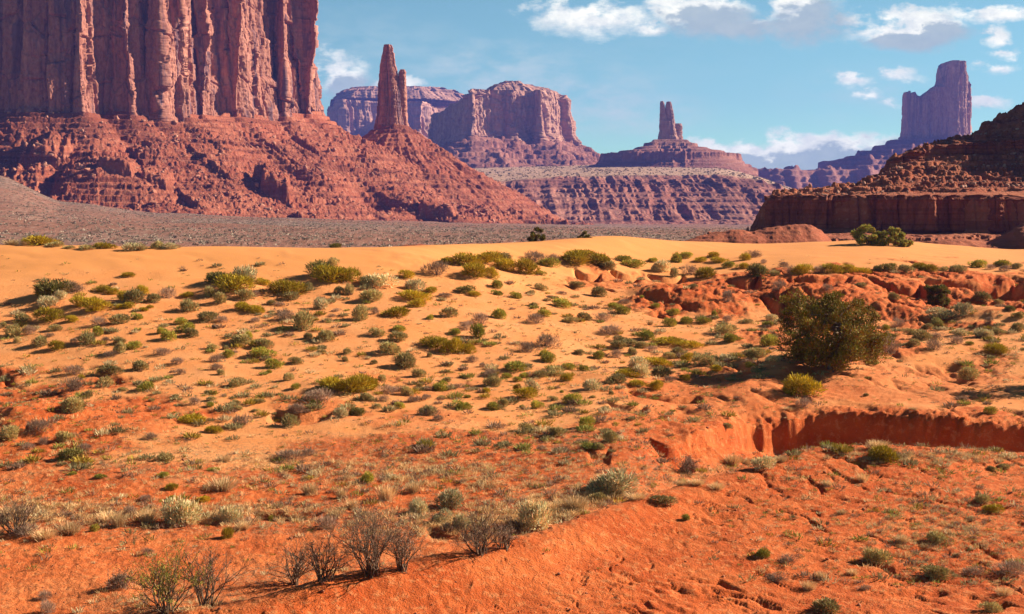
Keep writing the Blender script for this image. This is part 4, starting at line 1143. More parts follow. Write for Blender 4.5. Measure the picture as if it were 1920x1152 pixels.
# photo positions, read crop by crop: (x, y of foot, width, height, look)
CROPS = [
((0, 420, 3.0), """60 118 100 40 s;135 122 60 35 s;230 104 190 66 y;200 108 80 35 g;290 130 110 35 g;380 142 70 22 g;500 145 130 30 g;580 140 110 40 y;740 152 130 50 w;800 150 60 30 g;880 140 90 45 g;930 140 120 38 w;980 138 70 30 s;1880 120 70 30 d;710 300 80 30 y;
300 410 200 90 d;400 390 130 70 p;250 412 110 74 y;250 470 130 62 w;345 430 70 55 w;570 390 110 50 y;470 465 130 60 y;550 495 140 80 y;630 400 60 40 y;740 445 130 80 g;690 430 80 60 y;860 445 80 55 g;800 400 80 60 y;720 480 60 40 y;675 480 50 30 y;840 475 40 22 y;800 490 50 22 y;940 420 110 70 p;1040 415 70 35 y;1060 490 130 65 g;
270 555 150 85 y;395 552 65 40 y;120 555 100 50 g;85 635 110 70 g;165 625 80 60 p;15 580 40 30 g;95 668 50 35 g;210 700 110 70 g;315 715 80 60 y;270 640 60 30 p;305 605 80 40 g;550 578 110 60 p;665 565 110 60 g;762 538 65 40 l;560 630 80 55 l;490 680 110 70 g;415 675 60 35 p;585 665 55 35 p;670 735 90 70 g;665 680 80 40 g;740 705 90 45 l;610 750 90 40 p;
1010 565 80 40 l;1040 610 100 55 l;1070 635 90 50 g;945 660 100 60 l;910 620 60 40 l;910 745 120 50 p;985 795 80 45 p;415 850 120 60 p;400 945 140 95 p;450 875 40 30 y;615 850 120 60 g;600 905 110 55 g;790 825 95 60 g;1015 850 70 40 p;805 940 110 55 l;1190 705 70 35 g;1265 710 50 28 g;1265 755 80 50 l;1215 780 100 50 p;1215 825 90 45 p;1240 850 50 35 g;1325 728 40 20 p;1345 685 150 65 g;1390 650 60 45 l;1470 697 120 55 g;1470 757 130 60 l;1535 815 100 60 l;1510 842 40 25 l;1650 788 90 42 g;1800 732 60 28 g;1630 880 75 45 g;1660 930 55 35 l;1330 918 110 55 g;1175 960 70 28 g;1090 1020 70 50 p;1185 1000 60 30 g;1175 1030 50 30 l;1450 1010 70 28 g;1330 1010 50 22 g;1255 975 40 25 p;1340 1050 50 25 g;1430 1060 40 20 g;985 978 40 20 g;850 1000 40 20 g;400 1065 120 90 g;480 980 70 45 g;685 942 50 25 g;
1375 330 180 100 w;1230 330 140 65 d;1310 390 200 100 y;1180 410 90 60 g;1240 450 90 65 g;1360 430 110 60 g;1430 415 70 45 p;1480 345 80 45 y;1610 400 210 85 y;1635 430 100 50 g;1725 380 60 50 g;1350 490 90 55 y;1425 505 90 50 y;1520 455 60 30 g;1570 465 80 30 p;1800 485 110 70 w;1160 552 120 60 g;1245 558 80 45 p;1430 553 60 30 p;1595 550 110 65 p;1710 600 130 110 g;1730 650 60 40 g;1835 660 100 65 g;1890 495 60 25 p;1865 525 50 20 p;1790 295 130 90 d;1850 335 170 95 y;1905 400 60 50 g;1850 940 150 80 y;1780 1010 200 90 p;1665 1075 110 60 p;1895 1075 50 45 g;1875 240 80 50 g"""),
((640, 420, 3.0), """20 325 150 80 y;30 400 70 65 g;370 308 80 50 y;535 295 160 90 p;210 360 200 75 w;150 350 90 60 g;160 440 130 70 g;415 375 110 65 w;430 430 160 60 y;420 468 90 50 y;500 390 80 40 y;690 385 100 42 d;745 408 70 32 y;585 415 90 30 p;885 365 80 50 l;870 400 70 32 l;975 420 75 42 l;1060 395 60 25 g;1125 375 75 45 g;1120 290 60 32 l;1320 360 90 35 g;1450 410 80 60 g;1245 400 60 25 p;1235 470 130 55 l;1080 468 60 28 g;
700 235 150 80 y;810 222 150 70 y;740 302 150 80 y;850 312 80 70 y;900 222 120 60 g;930 262 120 70 y;1040 282 110 90 y;600 225 70 40 y;1090 218 150 66 p;1190 215 70 50 p;1180 245 130 55 l;1330 235 160 80 y;1440 235 130 70 y;1360 184 140 40 y;1495 262 110 50 g;1590 215 90 38 l;1640 245 120 45 l;1740 218 80 28 l;1800 270 110 70 w;1885 220 70 60 l;1880 300 60 55 g;
110 545 100 90 g;185 510 60 45 p;295 525 140 60 y;500 540 50 32 l;600 525 110 60 g;785 570 100 75 p;700 600 90 60 p;780 650 110 90 l;890 535 85 60 l;1095 565 120 65 p;1140 520 80 40 l;1375 545 85 50 g;1285 560 90 38 g;1470 548 100 55 p;1590 510 90 50 l;1540 480 90 40 l;1600 450 90 30 p;1515 625 140 60 p;1765 470 50 25 l;1850 580 80 55 l;1740 570 40 35 s;1870 515 70 40 l;1690 418 30 18 l;1725 655 90 60 l;1850 685 170 45 y;1570 665 100 40 g;1630 690 120 45 g;1690 700 80 40 g;1560 705 90 50 g;1640 735 70 42 g;1550 755 80 55 p;1455 760 75 50 l;1335 738 70 35 g;1150 695 150 80 p;1040 725 100 70 p;1165 780 90 60 l;1140 745 60 40 l;
200 632 110 48 g;320 605 90 35 l;315 665 100 60 g;280 735 150 70 g;635 630 80 40 l;520 700 150 70 y;620 725 110 90 y;710 730 80 60 y;740 780 70 40 p;795 805 40 28 p;355 815 140 90 g;430 862 80 50 g;495 750 32 28 g;180 790 45 28 g;30 735 50 35 g;20 775 40 30 g;
60 950 170 110 y;160 940 120 80 y;230 885 50 40 g;270 960 120 60 p;370 968 75 55 g;140 995 70 48 g;225 1000 70 40 p;400 1005 65 40 p;325 1040 60 40 l;195 1040 60 30 g;80 1080 70 50 d;15 1075 40 40 s;490 1080 120 60 g;440 918 40 25 g;560 940 90 60 l;590 890 70 30 g;655 925 80 32 p;560 985 50 22 g;480 985 60 30 p;705 980 45 22 l;670 1042 115 50 l;855 1048 90 50 l;910 1030 70 50 g;1105 1040 75 50 l;820 950 40 32 y;850 918 110 62 g;840 860 110 50 p;925 870 60 35 l;985 830 150 60 l;1025 865 60 32 l;1110 865 90 45 g;1215 860 140 60 g;1270 820 80 42 l;1360 830 65 40 l;1265 888 60 45 y;990 888 55 30 l;1085 940 95 75 w;1040 985 110 70 y;985 940 40 45 y;1310 1010 110 60 l;1190 995 60 30 g;1410 940 130 70 w;1520 960 40 25 g;1540 900 130 60 g;1610 860 110 50 y;1655 820 130 80 w;1690 865 90 80 w;1780 800 160 50 y;1810 860 130 65 g;1850 890 70 40 p;1670 915 90 40 y;1760 935 80 60 y;1880 740 90 50 g;1860 760 90 40 g;1750 720 80 40 p;1240 950 30 18 l;1415 980 40 18 g;685 868 50 22 g;1020 1035 40 20 g"""),
((1280, 420, 2.619), """20 170 80 35 l;85 190 60 30 y;150 165 60 30 y;190 190 80 30 y;230 215 80 35 l;300 220 60 30 y;310 180 50 40 y;350 165 80 40 p;400 195 40 25 p;40 250 80 55 p;125 262 110 55 y;365 285 90 65 d;370 240 90 35 g;455 255 50 25 g;475 320 90 55 p;495 215 55 32 p;530 250 70 50 p;600 245 90 55 y;670 245 80 45 p;740 245 110 55 y;810 240 70 45 y;880 240 90 32 y;960 235 50 30 g;1010 235 70 40 d;1110 235 90 38 g;1165 225 70 35 y;1220 235 90 35 y;1280 232 50 25 g;1370 235 90 35 g;1460 215 90 42 l;1520 225 60 30 p;1570 210 90 35 l;1590 235 70 35 p;1650 220 60 30 g;
880 310 60 25 g;720 335 70 35 p;50 320 50 25 g;225 390 65 60 p;1040 380 70 35 g;1475 395 100 50 g;1390 450 90 65 w;1285 475 140 55 w;1260 520 70 50 d;1065 505 70 50 p;1560 395 60 25 g;1620 430 70 30 d;1505 490 50 35 p;1650 470 50 35 d;1205 515 60 28 g;1130 545 80 35 g;1175 570 110 55 g;1130 605 75 40 g;1010 565 90 30 d;1015 640 110 90 p;1235 625 90 65 p;1255 565 80 35 p;1350 590 80 45 p;1380 550 100 40 w;1490 560 110 50 w;1565 540 90 32 g;1640 535 80 50 g;1535 640 110 50 y;1415 770 120 60 g;1365 695 60 28 s;1410 595 40 20 l;1000 520 40 30 l;945 445 40 20 g;
190 545 150 60 g;250 582 90 45 l;360 660 110 55 g;430 600 100 65 l;440 680 110 35 w;450 475 70 35 w;425 505 60 28 l;305 490 70 25 g;100 492 90 35 l;25 490 70 35 l;215 480 50 35 p;155 455 30 30 l;120 700 130 60 g;170 730 60 35 y;330 705 50 30 l;225 680 50 25 p;50 610 120 40 y;20 680 60 50 y;15 770 50 35 y;600 845 150 105 y;590 905 90 50 p;545 830 90 60 y;985 1150 100 60 y;970 1110 100 50 s;1515 935 60 40 l;1135 915 50 20 s;520 920 60 20 s;900 845 30 14 g;215 1020 60 28 g"""),
((0, 760, 2.0), """255 22 110 50 g;30 135 70 55 g;235 135 65 40 g;165 150 50 35 p;140 105 90 46 p;100 170 70 28 p;260 205 90 50 d;310 175 60 35 p;600 215 80 40 g;725 70 100 32 y;800 105 60 30 y;900 80 80 50 p;1095 80 80 50 g;1110 38 80 40 p;1280 50 65 42 w;1335 38 50 32 d;1605 40 90 40 p;1640 60 50 25 p;1855 15 70 22 g;565 130 50 28 p;1090 210 120 38 p;1160 190 60 30 p;830 325 110 64 s;685 445 150 100 w;860 440 90 65 w;850 500 40 45 y;640 320 45 28 y;545 362 50 25 p;755 365 50 28 y;645 358 35 22 y;375 275 50 18 l;610 270 40 20 l;265 262 40 15 l;800 250 60 15 l;840 215 50 35 s;90 500 110 60 p;160 505 90 50 s;250 490 90 60 s;400 440 90 50 s;550 440 90 55 s;440 460 60 60 s;355 475 35 30 l;490 415 60 45 p;1160 335 70 55 s;1375 295 55 45 l;1230 465 100 60 p;1260 415 60 28 s;1580 410 90 60 w;1665 390 130 75 w;1645 445 80 55 w;1020 435 40 24 l;550 565 50 30 p;450 690 110 60 p;165 735 60 40 p;180 784 70 60 p;40 430 110 60 s;1740 470 80 60 w;910 470 60 40 s;1280 350 50 45 s;1450 360 70 70 s;1550 330 60 50 s;1320 390 60 45 s"""),
((960, 760, 2.0), """280 85 60 48 l;55 100 60 35 g;165 112 60 32 g;370 140 60 45 g;330 165 45 25 g;370 335 180 95 w;320 365 70 35 g;240 395 90 60 s;90 470 120 110 w;85 410 90 50 s;150 400 60 45 s;570 370 100 35 g;470 355 90 30 s;700 300 70 26 s;940 240 90 50 w;830 230 70 50 s;770 320 70 30 s;660 435 40 25 l;1190 305 45 25 s;1315 290 45 35 s;1395 215 90 60 y;1375 175 90 50 s;1240 410 40 22 s;1465 520 55 40 s;1600 515 80 40 g;1370 600 110 55 g;1590 650 130 50 g;1730 640 90 40 p;1880 640 120 60 p;1805 405 70 35 y;1770 370 65 35 g;1280 640 50 30 s;1160 655 50 35 s;1040 590 80 32 p;940 575 60 38 l;1115 695 60 40 s;1175 782 120 56 g;1800 778 90 45 g;1850 715 70 40 s;1320 695 60 22 p;1000 660 100 25 p;1805 245 40 20 g;1850 240 50 20 g;640 300 60 24 s;880 225 50 34 s;1010 215 60 30 s"""),
]
LOOK = {'g': ('grey-green', 'sagebrush'), 'w': ('pale silvery', 'sagebrush'), 'y': ('olive-yellow', 'shrub'), 'l': ('fresh green', 'shrub'), 'p': ('dry purplish-brown', 'dry_shrub'),
        's': ('straw-coloured', 'grass_tuft'), 'd': ('dark green', 'shrub')}
CATN = {'sagebrush': 'sagebrush', 'shrub': 'shrub', 'dry_shrub': 'dry shrub', 'grass_tuft': 'grass tuft'}
LM = [(1560, 640, 'the big juniper'), (1762, 560, 'the slim green tree'), (1650, 450, 'the leafy thicket on the crest'), (1095, 440, 'the round bush on the crest'), (80, 445, 'the golden bush at the left crest'),
      (440, 530, 'the broad clump on the left dune'), (200, 565, 'the yellow carpet of bushes at left'), (105, 545, 'the dark clump at far left'), (615, 510, 'the olive clump left of centre'), (820, 503, 'the round grey bush on the dune'),
      (900, 500, 'the widest olive clump on the dune'), (1095, 485, 'the olive dome under the crest'), (785, 550, 'the olive stack in mid dune'), (885, 605, 'the dead branching heap'), (825, 645, 'the brown-olive pair in mid slope'),
      (655, 720, 'the large olive clump in mid slope'), (600, 750, 'the long purple-brown clump'), (1215, 690, 'the crowded clump in the right middle'), (1275, 645, 'the flat olive mat'), (130, 720, 'the stacked purple bushes at left'),
      (1160, 577, 'the bright green pair'), (1330, 570, 'the bare red mound'), (1500, 730, 'the olive bush below the juniper'), (1700, 820, 'the shaded red bank'), (345, 955, 'the big silvery bush at lower left'),
      (830, 945, 'the silvery trio at lower centre'), (1145, 910, 'the largest silvery bush'), (700, 1020, 'the tallest bare bushes'), (320, 1100, 'the nearest bare bush'), (900, 1000, 'the dark bare bush at lower centre'),
      (1655, 855, 'the golden bush under the bank'), (1690, 1012, 'the bright straw puff'), (1645, 1050, 'the grey bush on the near hill'), (1545, 1135, 'the bush at the bottom edge'), (130, 865, 'the dark bush on red soil at left'),
      (415, 915, 'the shaggy straw bush at left'), (1900, 1070, 'the brown bush at the right edge'), (1825, 700, 'the lone grey bush right of the juniper'), (1640, 505, 'the shrub row along the red bank'), (1835, 535, 'the deep red hollow at right'), (1245, 522, 'the small red hollow'),
      (40, 1000, 'the straw patch at the left edge'), (560, 1060, 'the leaning bare bushes'), (1290, 1150, 'the clodded near slope'), (300, 700, 'the sparse sand at left'), (1010, 780, 'the lower sand slope'), (480, 850, 'the red flat at left')]
plants = []
rs = random.Random(4)
for (ox, oy, sc), txt in CROPS:
    for it in txt.replace('\n', '').split(';'):
        if not it.strip(): continue
        a = it.split(); x, y, w, h = (float(q) for q in a[:4])
        plants.append((ox + x / sc, oy + y / sc, w / sc, h / sc, a[4]))
ORD = ['', 'second ', 'third ', 'fourth ', 'fifth ', 'sixth ', 'seventh ', 'eighth ', 'ninth ', 'tenth ']
def place_words(px, py):
    d = sorted((math.hypot((px - a) * 1.0, (py - b) * 1.6), a, b, n) for a, b, n in LM)
    dist, a, b, n = d[0]
    if dist < 22: return 'at', n, dist
    dx, dy = px - a, (py - b) * 1.6
    if abs(dx) > 2 * abs(dy): w = 'left of' if dx < 0 else 'right of'
    elif abs(dy) > 2 * abs(dx): w = 'behind' if dy < 0 else 'in front of'
    else: w = ('behind-' if dy < 0 else 'front-') + ('left of' if dx < 0 else 'right of')
    return w, n, dist
seen = {}
placed = []
for (px, py, w, h, k) in plants:
    P = hit(px, py)
    if P is None:   # foot just over the crest: stand it on the crest line
        for q in range(1, 16):
            P = hit(px, py + q)
            if P is not None: break
    if P is None: continue
    placed.append((px, py, w, h, k, P))
info = []
for i, (px, py, w, h, k, P) in enumerate(placed):
    size = 'large ' if w > 52 else ('small ' if w < 24 else '')
    wd, n, dist = place_words(px, py)
    info.append([size, wd, n, dist])
groups = {}
for i, (f, pl) in enumerate(zip(info, placed)):
    groups.setdefault((f[0], pl[4], f[1], f[2]), []).append(i)
label = {}
for key, ids in groups.items():
    ids.sort(key=lambda i: info[i][3])
    size, k, wd, n = key
    noun = {'sagebrush': 'sagebrush', 'shrub': 'shrub', 'dry_shrub': 'leafless shrub', 'grass_tuft': 'grass tuft'}[LOOK[k][1]]
    for r_, i in enumerate(ids):
        if len(ids) == 1: label[i] = f'{size}{LOOK[k][0]} {noun} {wd} {n}'
        elif r_ == 0: label[i] = f'nearest {size}{LOOK[k][0]} {noun} {wd} {n}'
        else: label[i] = f'{ORD[min(r_, 9)]}{size}{LOOK[k][0]} {noun} {wd} {n}'
for i, (px, py, w, h, k, P) in enumerate(placed):
    nm = LOOK[k][1]
    o = bpy.data.objects.new(nm, SH[k][rs.randrange(NVAR)])
    link(o)
    mpp = P[1] / F
    o.location = (P[0], P[1] + w * mpp * .25, float(zground(P[0], P[1] + w * mpp * .25)) - .02 - .04 * w * mpp)
    ws = w * mpp * (1.2 if k in 'yd' else (1.04 if k != 's' else 1.0)); hs_ = h * mpp * 1.02
    o.scale = (ws, ws * rs.uniform(.85, 1.1), hs_)
    o.rotation_euler = (0, 0, rs.uniform(0, 6.28))
    tag(o, label[i], CATN[nm], {'sagebrush': 'sagebrush dotted over the desert slope', 'shrub': 'green and olive shrubs dotted over the desert slope', 'dry_shrub': 'dry leafless shrubs on the desert slope', 'grass_tuft': 'straw grass tufts on the desert slope'}[nm])

# ---- trees
def tree(name, label_, cat, P, H, Wd, seed, leafmat, nleaf, group=None, lean=0.0, trunk_h=.18, leaf=.13, nbr=26, slim=False, low=.12, clump=1.0):
    rng = np.random.default_rng(seed)
    root = empty(name, tuple(P), label=label_, cat=cat, group=group)
    tr = []; tips = []
    T = []
    nst = 3 if not slim else 2
    for q in range(nst):
        a = rng.uniform(0, 6.28); sp = Wd * .10
        pts = [np.array([0, 0, -.2]) + rng.normal(size=3) * .04]
        d = np.array([math.cos(a) * .4 + lean, math.sin(a) * .4, 1.0])
        m = 7
        for i in range(m):
            d = d + rng.normal(size=3) * .22; d[2] = max(d[2], .5); d /= np.linalg.norm(d)
            pts.append(pts[-1] + d * H * .72 / m)
        rad = np.linspace(.05 * H * .6, .012 * H, len(pts))
        V_, F_ = tube_chain(pts, rad, 6); tr.append((V_, F_)); T.append(pts)
    V_, F_, _ = join(tr); mesh_obj('trunk', V_, F_, M_BARK, root, smooth=True)
    br = []; cl = []
    for b in range(nbr):
        pts = T[rng.integers(nst)]; i = rng.integers(1, len(pts)); s = pts[i]
        a = rng.uniform(0, 6.28); f = s[2] / H
        R_ = Wd * .5 * (math.sqrt(max(.05, 1 - (max(f - .22, 0) / .78)**2)) if clump == 1 else math.sqrt(max(.1, 1 - (max(f - .30, 0) / .80)**2))) * rng.uniform(.55, 1.02)
        e = np.array([math.cos(a) * R_, math.sin(a) * R_, min(max(s[2] + rng.uniform(-.12, .25) * H, low * H), H * .95)])
        if rng.uniform() < .3: e[2] = rng.uniform(low, low + .22) * H
        mid = (s + e) / 2 + rng.normal(size=3) * .07 * H
        V_, F_ = tube_chain([s, mid, e], [.016 * H, .010 * H, .004 * H], 4); br.append((V_, F_))
        for c in ((mid * .4 + e * .6), e): cl.append((c, rng.uniform(.09, .17) * min(H, Wd) * clump * (1.0 if not slim else .9)))
    for b in range(int(nbr * .35)):
        z = rng.uniform(.55, 1.0) * H; rr_ = Wd * .5 * math.sqrt(max(0.02, 1 - ((z / H - .35) / .68)**2)) * rng.uniform(0, .75) ; a = rng.uniform(0, 6.28)
        cl.append((np.array([rr_ * math.cos(a), rr_ * math.sin(a), z - .08 * H]), rng.uniform(.09, .15) * min(H, Wd) * clump))
    V_, F_, _ = join(br); mesh_obj('branches', V_, F_, M_BARK, root, smooth=True)
    C = []; D = []; Tn = []
    per = int(nleaf / len(cl))
    for c, r_ in cl:
        v = rng.normal(size=(per, 3)); v /= np.linalg.norm(v, axis=1)[:, None]
        C.append(c + v * (r_ * rng.uniform(.2, 1.05, per)**.6)[:, None] * np.array([1.15, 1.15, .85]))
        D.append(v * .7 + np.array([0, 0, .55]) + rng.normal(size=(per, 3)) * .45); Tn.append(np.full(per, rng.normal(1, .16)))
    C = np.concatenate(C); D = np.concatenate(D); Tn = np.concatenate(Tn)
    D /= np.linalg.norm(D, axis=1)[:, None]; n = len(C)
    C[:, 2] = np.maximum(C[:, 2], .03 * H)
    col = np.clip(Tn[:, None] * rng.normal(1, .22, (n, 1)) + rng.normal(0, .05, (n, 3)), .35, 1.8)
    br_ = rng.uniform(size=n) < .28; col[br_] *= np.array([1.25, .72, .9])
    V_, F_, C_ = leaf_cloud(C, D, rng.uniform(.8, 1.5, n) * leaf, rng.uniform(.35, .6, n) * leaf, col, rng)
    mesh_obj('crown', V_, F_, leafmat, root, col=C_)
    return root
def G(px, py): return hit(px, py)
P = G(1556, 690)
tree('juniper_tree', 'big dark juniper with wide ragged crown on the red knoll', 'tree', P, 146 / F * P[1] * 1.05, 205 / F * P[1], 12, M_JLEAF, 34000, leaf=.13, nbr=90, clump=.62, trunk_h=0)
P = G(1760, 573)
M_TLEAF = mat_leaf('slim_tree_leaf', (0.17, 0.155, 0.03), .1, .25)
tree('desert_tree', 'slim upright green tree standing in the red gully at right', 'tree', P, 52 / F * P[1], 44 / F * P[1], 13, M_TLEAF, 9000, leaf=.13, nbr=20, slim=True, low=.08)
P = G(1008, 458)
tree('crest_tree', 'small crooked tree poking above the dune crest near the centre', 'tree', P + np.array([0, 6, -.6]), 46 / F * P[1], 30 / F * P[1], 14, M_TLEAF, 3000, leaf=.14, nbr=12, slim=True, lean=-.25, low=.4)
P = G(1097, 449)
tree('round_bush', 'round olive bush on the very top of the dune crest', 'bush', P + np.array([0, 2, -.2]), 18 / F * P[1], 30 / F * P[1], 15, M_TLEAF, 3000, leaf=.13, nbr=12, low=.05)
for i, (x, y, h, w, lab) in enumerate(((1628, 458, 38, 52, 'tallest left bush of the yellow-green thicket on the crest'), (1664, 460, 34, 48, 'middle bush of the yellow-green thicket on the crest'), (1690, 462, 26, 34, 'right bush of the yellow-green thicket on the crest'))):
    P = G(x, y)
    if P is None: P = G(x, y + 6)
    tree('thicket_bush', lab, 'bush', P, h / F * P[1], w / F * P[1], 20 + i, mat_leaf('thicket_leaf', (0.36, 0.33, 0.06), .1, .3), 6000, group='bushes of the thicket on the dune crest', leaf=.2, nbr=16, slim=True, low=.05)
# junipers just outside the right edge, whose shade reaches into view
for (X, Y, h, w, s_) in ((42.5, 90.5, 5.0, 5.5, 31), (38.0, 80.6, 4.0, 4.5, 33)):
    pass
tree('juniper_tree', 'juniper standing just past the right edge, only its shadow reaching in', 'tree', (36.3, 87.0, float(zground(36.3, 87.0))), 6.8, 5.2, 31, M_JLEAF, 12000, leaf=.16, nbr=30)

# ---- leafless branching bushes
def bare_bush(P, H, Wd, seed, lab, leafy=0.15, dense=1.0):
    rng = np.random.default_rng(seed)
    root = empty('bare_bush', tuple(P), label=lab, cat='bush', group='leafless bushes along the wash')
    tubes = []; tips = []
    def grow(s, d, L, r_, lev):
        n = 4; pts = [s]
        for i in range(n):
            d = d + rng.normal(size=3) * .13; d[2] += .05; d /= np.linalg.norm(d); pts.append(pts[-1] + d * L / n)
        tubes.append(tube_chain(pts, np.linspace(r_, r_ * .55, n + 1), 3))
        if lev == 0: tips.extend(pts[1:]); return
        for q in range(rng.integers(2, 4)):
            i = rng.integers(2, n + 1); dd = d + rng.normal(size=3) * .5; dd[2] = max(dd[2], .1); dd /= np.linalg.norm(dd)
            grow(pts[i], dd, L * rng.uniform(.5, .8), r_ * .55, lev - 1)
    ns = int(20 * dense)
    for i in range(ns):
        a = rng.uniform(0, 6.28); sp = rng.uniform(.05, 1.0)**.8 * Wd / H * .85
        d = np.array([math.cos(a) * sp, math.sin(a) * sp, 1]); d /= np.linalg.norm(d)
        grow(np.array([rng.normal() * .08, rng.normal() * .08, -.05]), d, H * rng.uniform(.36, .52), .018, 3)
    V_, F_, _ = join(tubes)
    k = 1.12 * H / np.percentile(V_[:, 2], 98); V_ = V_ * k
    mesh_obj('branches', V_, F_, M_TWIG, root)
    tips = np.array(tips) * k; m = int(len(tips) * leafy * 3)
    if m > 20:
        C = tips[rng.integers(len(tips), size=m)] + rng.normal(size=(m, 3)) * .03; D = rng.normal(size=(m, 3)) + (0, 0, .6); D /= np.linalg.norm(D, axis=1)[:, None]
        col = np.clip(rng.normal(1, .2, (m, 1)) * np.ones((1, 3)), .5, 1.5)
        V_, F_, C_ = leaf_cloud(C, D, rng.uniform(.03, .07, m), np.full(m, .018), col, rng)
        mesh_obj('foliage', V_, F_, LEAF['l' if leafy > .4 else 'p'], root, col=C_)
for i, (px, py, h, w, lf, dn, lab) in enumerate((
        (312, 1150, 98, 95, .6, 1.3, 'nearest bare bush with faint green tips at the bottom left'),
        (388, 1136, 104, 60, .15, .8, 'tall thin bare bush right of the nearest green-tipped one'),
        (553, 1096, 74, 70, .15, 1.0, 'low spreading bare bush left of the tallest bare bush'),
        (610, 1088, 78, 60, .15, 1.0, 'bare bush leaning between the spreading one and the tallest'),
        (694, 1078, 112, 92, .3, 1.7, 'tallest and densest bare bush beside the near ridge'),
        (752, 1070, 84, 74, .2, 1.2, 'bare bush close against the right of the tallest one'),
        (900, 1040, 80, 104, .1, 1.2, 'dark wide bare bush with fanned branches at lower centre'),
        (945, 1028, 44, 44, .2, .8, 'small bare bush right of the fanned dark one'),
        (30, 1000, 64, 90, .1, 1.4, 'grey twiggy bush at the left edge above the flat'),
        (225, 1102, 30, 50, .05, .8, 'small dry thorny bush on the flat left of the nearest bare bush'),
        (1290, 892, 34, 32, .4, .8, 'small twiggy bush in the gully mouth below the broken bank'))):
    P = G(px, py)
    bare_bush(P, h / F * P[1], w / F * P[1], 50 + i, lab, lf, dn)

# ---- ground cover: small tufts and grass nobody could count
def cover(name, lab, spots, kinds, seed, per=26, hfac=.8):
    rng = np.random.default_rng(seed)
    Cc = []; Dd = []; LL = []; WW = []; CL = []
    pal = {'g': (0.36, 0.28, 0.12), 'l': (0.34, 0.30, 0.06), 'y': (0.42, 0.28, 0.04), 'p': (0.34, 0.20, 0.12), 's': (0.80, 0.50, 0.22), 'w': (0.64, 0.48, 0.25)}
    for (x, y, s) in spots:
        k = kinds[rng.integers(len(kinds))]; c0 = np.array(pal[k]) * rng.uniform(.75, 1.2)
        n = int(per * rng.uniform(.7, 1.3)); z = float(zground(x, y))
        a = rng.uniform(0, 6.28, n); q = np.sqrt(rng.uniform(0, 1, n)) * .45
        C = np.stack([x + q * s * np.cos(a), y + q * s * np.sin(a), z + s * .5 * hfac * rng.uniform(0, .6, n) * (1 - q * 1.6)], 1)
        D = np.stack([np.cos(a) * q * 1.8, np.sin(a) * q * 1.8, np.full(n, .8)], 1) + rng.normal(size=(n, 3)) * .3
        Cc.append(C); Dd.append(D); LL.append(rng.uniform(.25, .5, n) * s * hfac); WW.append(np.full(n, .04 if k == 's' else .07) * s * rng.uniform(.7, 1.3, n)); CL.append(c0 * rng.uniform(.75, 1.25, (n, 1)))
    C = np.concatenate(Cc); D = np.concatenate(Dd); D /= np.linalg.norm(D, axis=1)[:, None]
    V_, F_, C_ = leaf_cloud(C, D, np.concatenate(LL), np.concatenate(WW), np.concatenate(CL), rng)
    return tag(mesh_obj(name, V_, F_, mat_leaf(name + '_leaf', (1, 1, 1), 0, .2), col=C_), lab, 'ground cover', kind='stuff')
rng = np.random.default_rng(77)
sp = []
mi = lambda A, x, y: A[np.clip(np.searchsorted(GY, y), 0, NR - 1), np.clip(np.searchsorted(GT, x / y), 0, NC - 1)]
n = 26000
Yc = rng.uniform(46, 150, n)**1.0; Xc = rng.uniform(-.42, .42, n) * Yc
rowp = px_row(Yc, mi(Z2, Xc, Yc)); pxp = 960 + Xc / Yc * F
dn = np.interp(rowp, [470, 520, 600, 700, 780, 860, 940, 1000, 1152], [0, .14, .55, .7, .75, .75, .6, .3, .2]) * (.35 + 1.3 * np.clip(fbm(Xc / 7, Yc / 7, 3, 401) + .35, 0, 1))
oh = mi(onhill, Xc, Yc)
dn = np.where(oh > .5, np.where((rowp - 850) > (1500 - pxp) * .42 - 60, .8 * np.clip((pxp - 1250) / 400, 0, 1.3), 0) + .01, dn)
dn *= 1 - .9 * mi(wall, Xc, Yc)
dn *= 1 - .75 * np.exp(-(((pxp - 1650) / 200)**2 + ((rowp - 735) / 36)**2))
ok = rng.uniform(size=n) < dn
for x, y in zip(Xc[ok], Yc[ok]): sp.append((x, y, min(.16 * (1 / max(rng.uniform(), .03))**.42, .62)))
cover('ground_cover', 'tiny scrubby tufts scattered over sand and red soil', sp, 'ggllppssyw', 5, per=24, hfac=.75)
sp = []
n = 5200
Yc = rng.uniform(60, 150, n); Xc = rng.uniform(-.42, .42, n) * Yc
rowp = px_row(Yc, mi(Z2, Xc, Yc)); pxp = 960 + Xc / Yc * F
dn = np.interp(rowp, [480, 530, 620, 760, 860, 900], [0, .22, .5, .6, .5, .1]) * np.clip(fbm(Xc / 9, Yc / 9, 3, 421) * 2.2 + .45, 0.02, 1) * (1 - mi(wall, Xc, Yc)) * (1 - .9 * np.exp(-(((pxp - 1680) / 210)**2 + ((rowp - 735) / 36)**2)))
ok = rng.uniform(size=n) < dn
for x, y in zip(Xc[ok], Yc[ok]): sp.append((x, y, rng.uniform(.3, .85)))
cover('low_scrub', 'low scattered scrub between the larger shrubs on the sandy slope', sp, 'gggglppyw', 15, per=90, hfac=.8)
sp = []
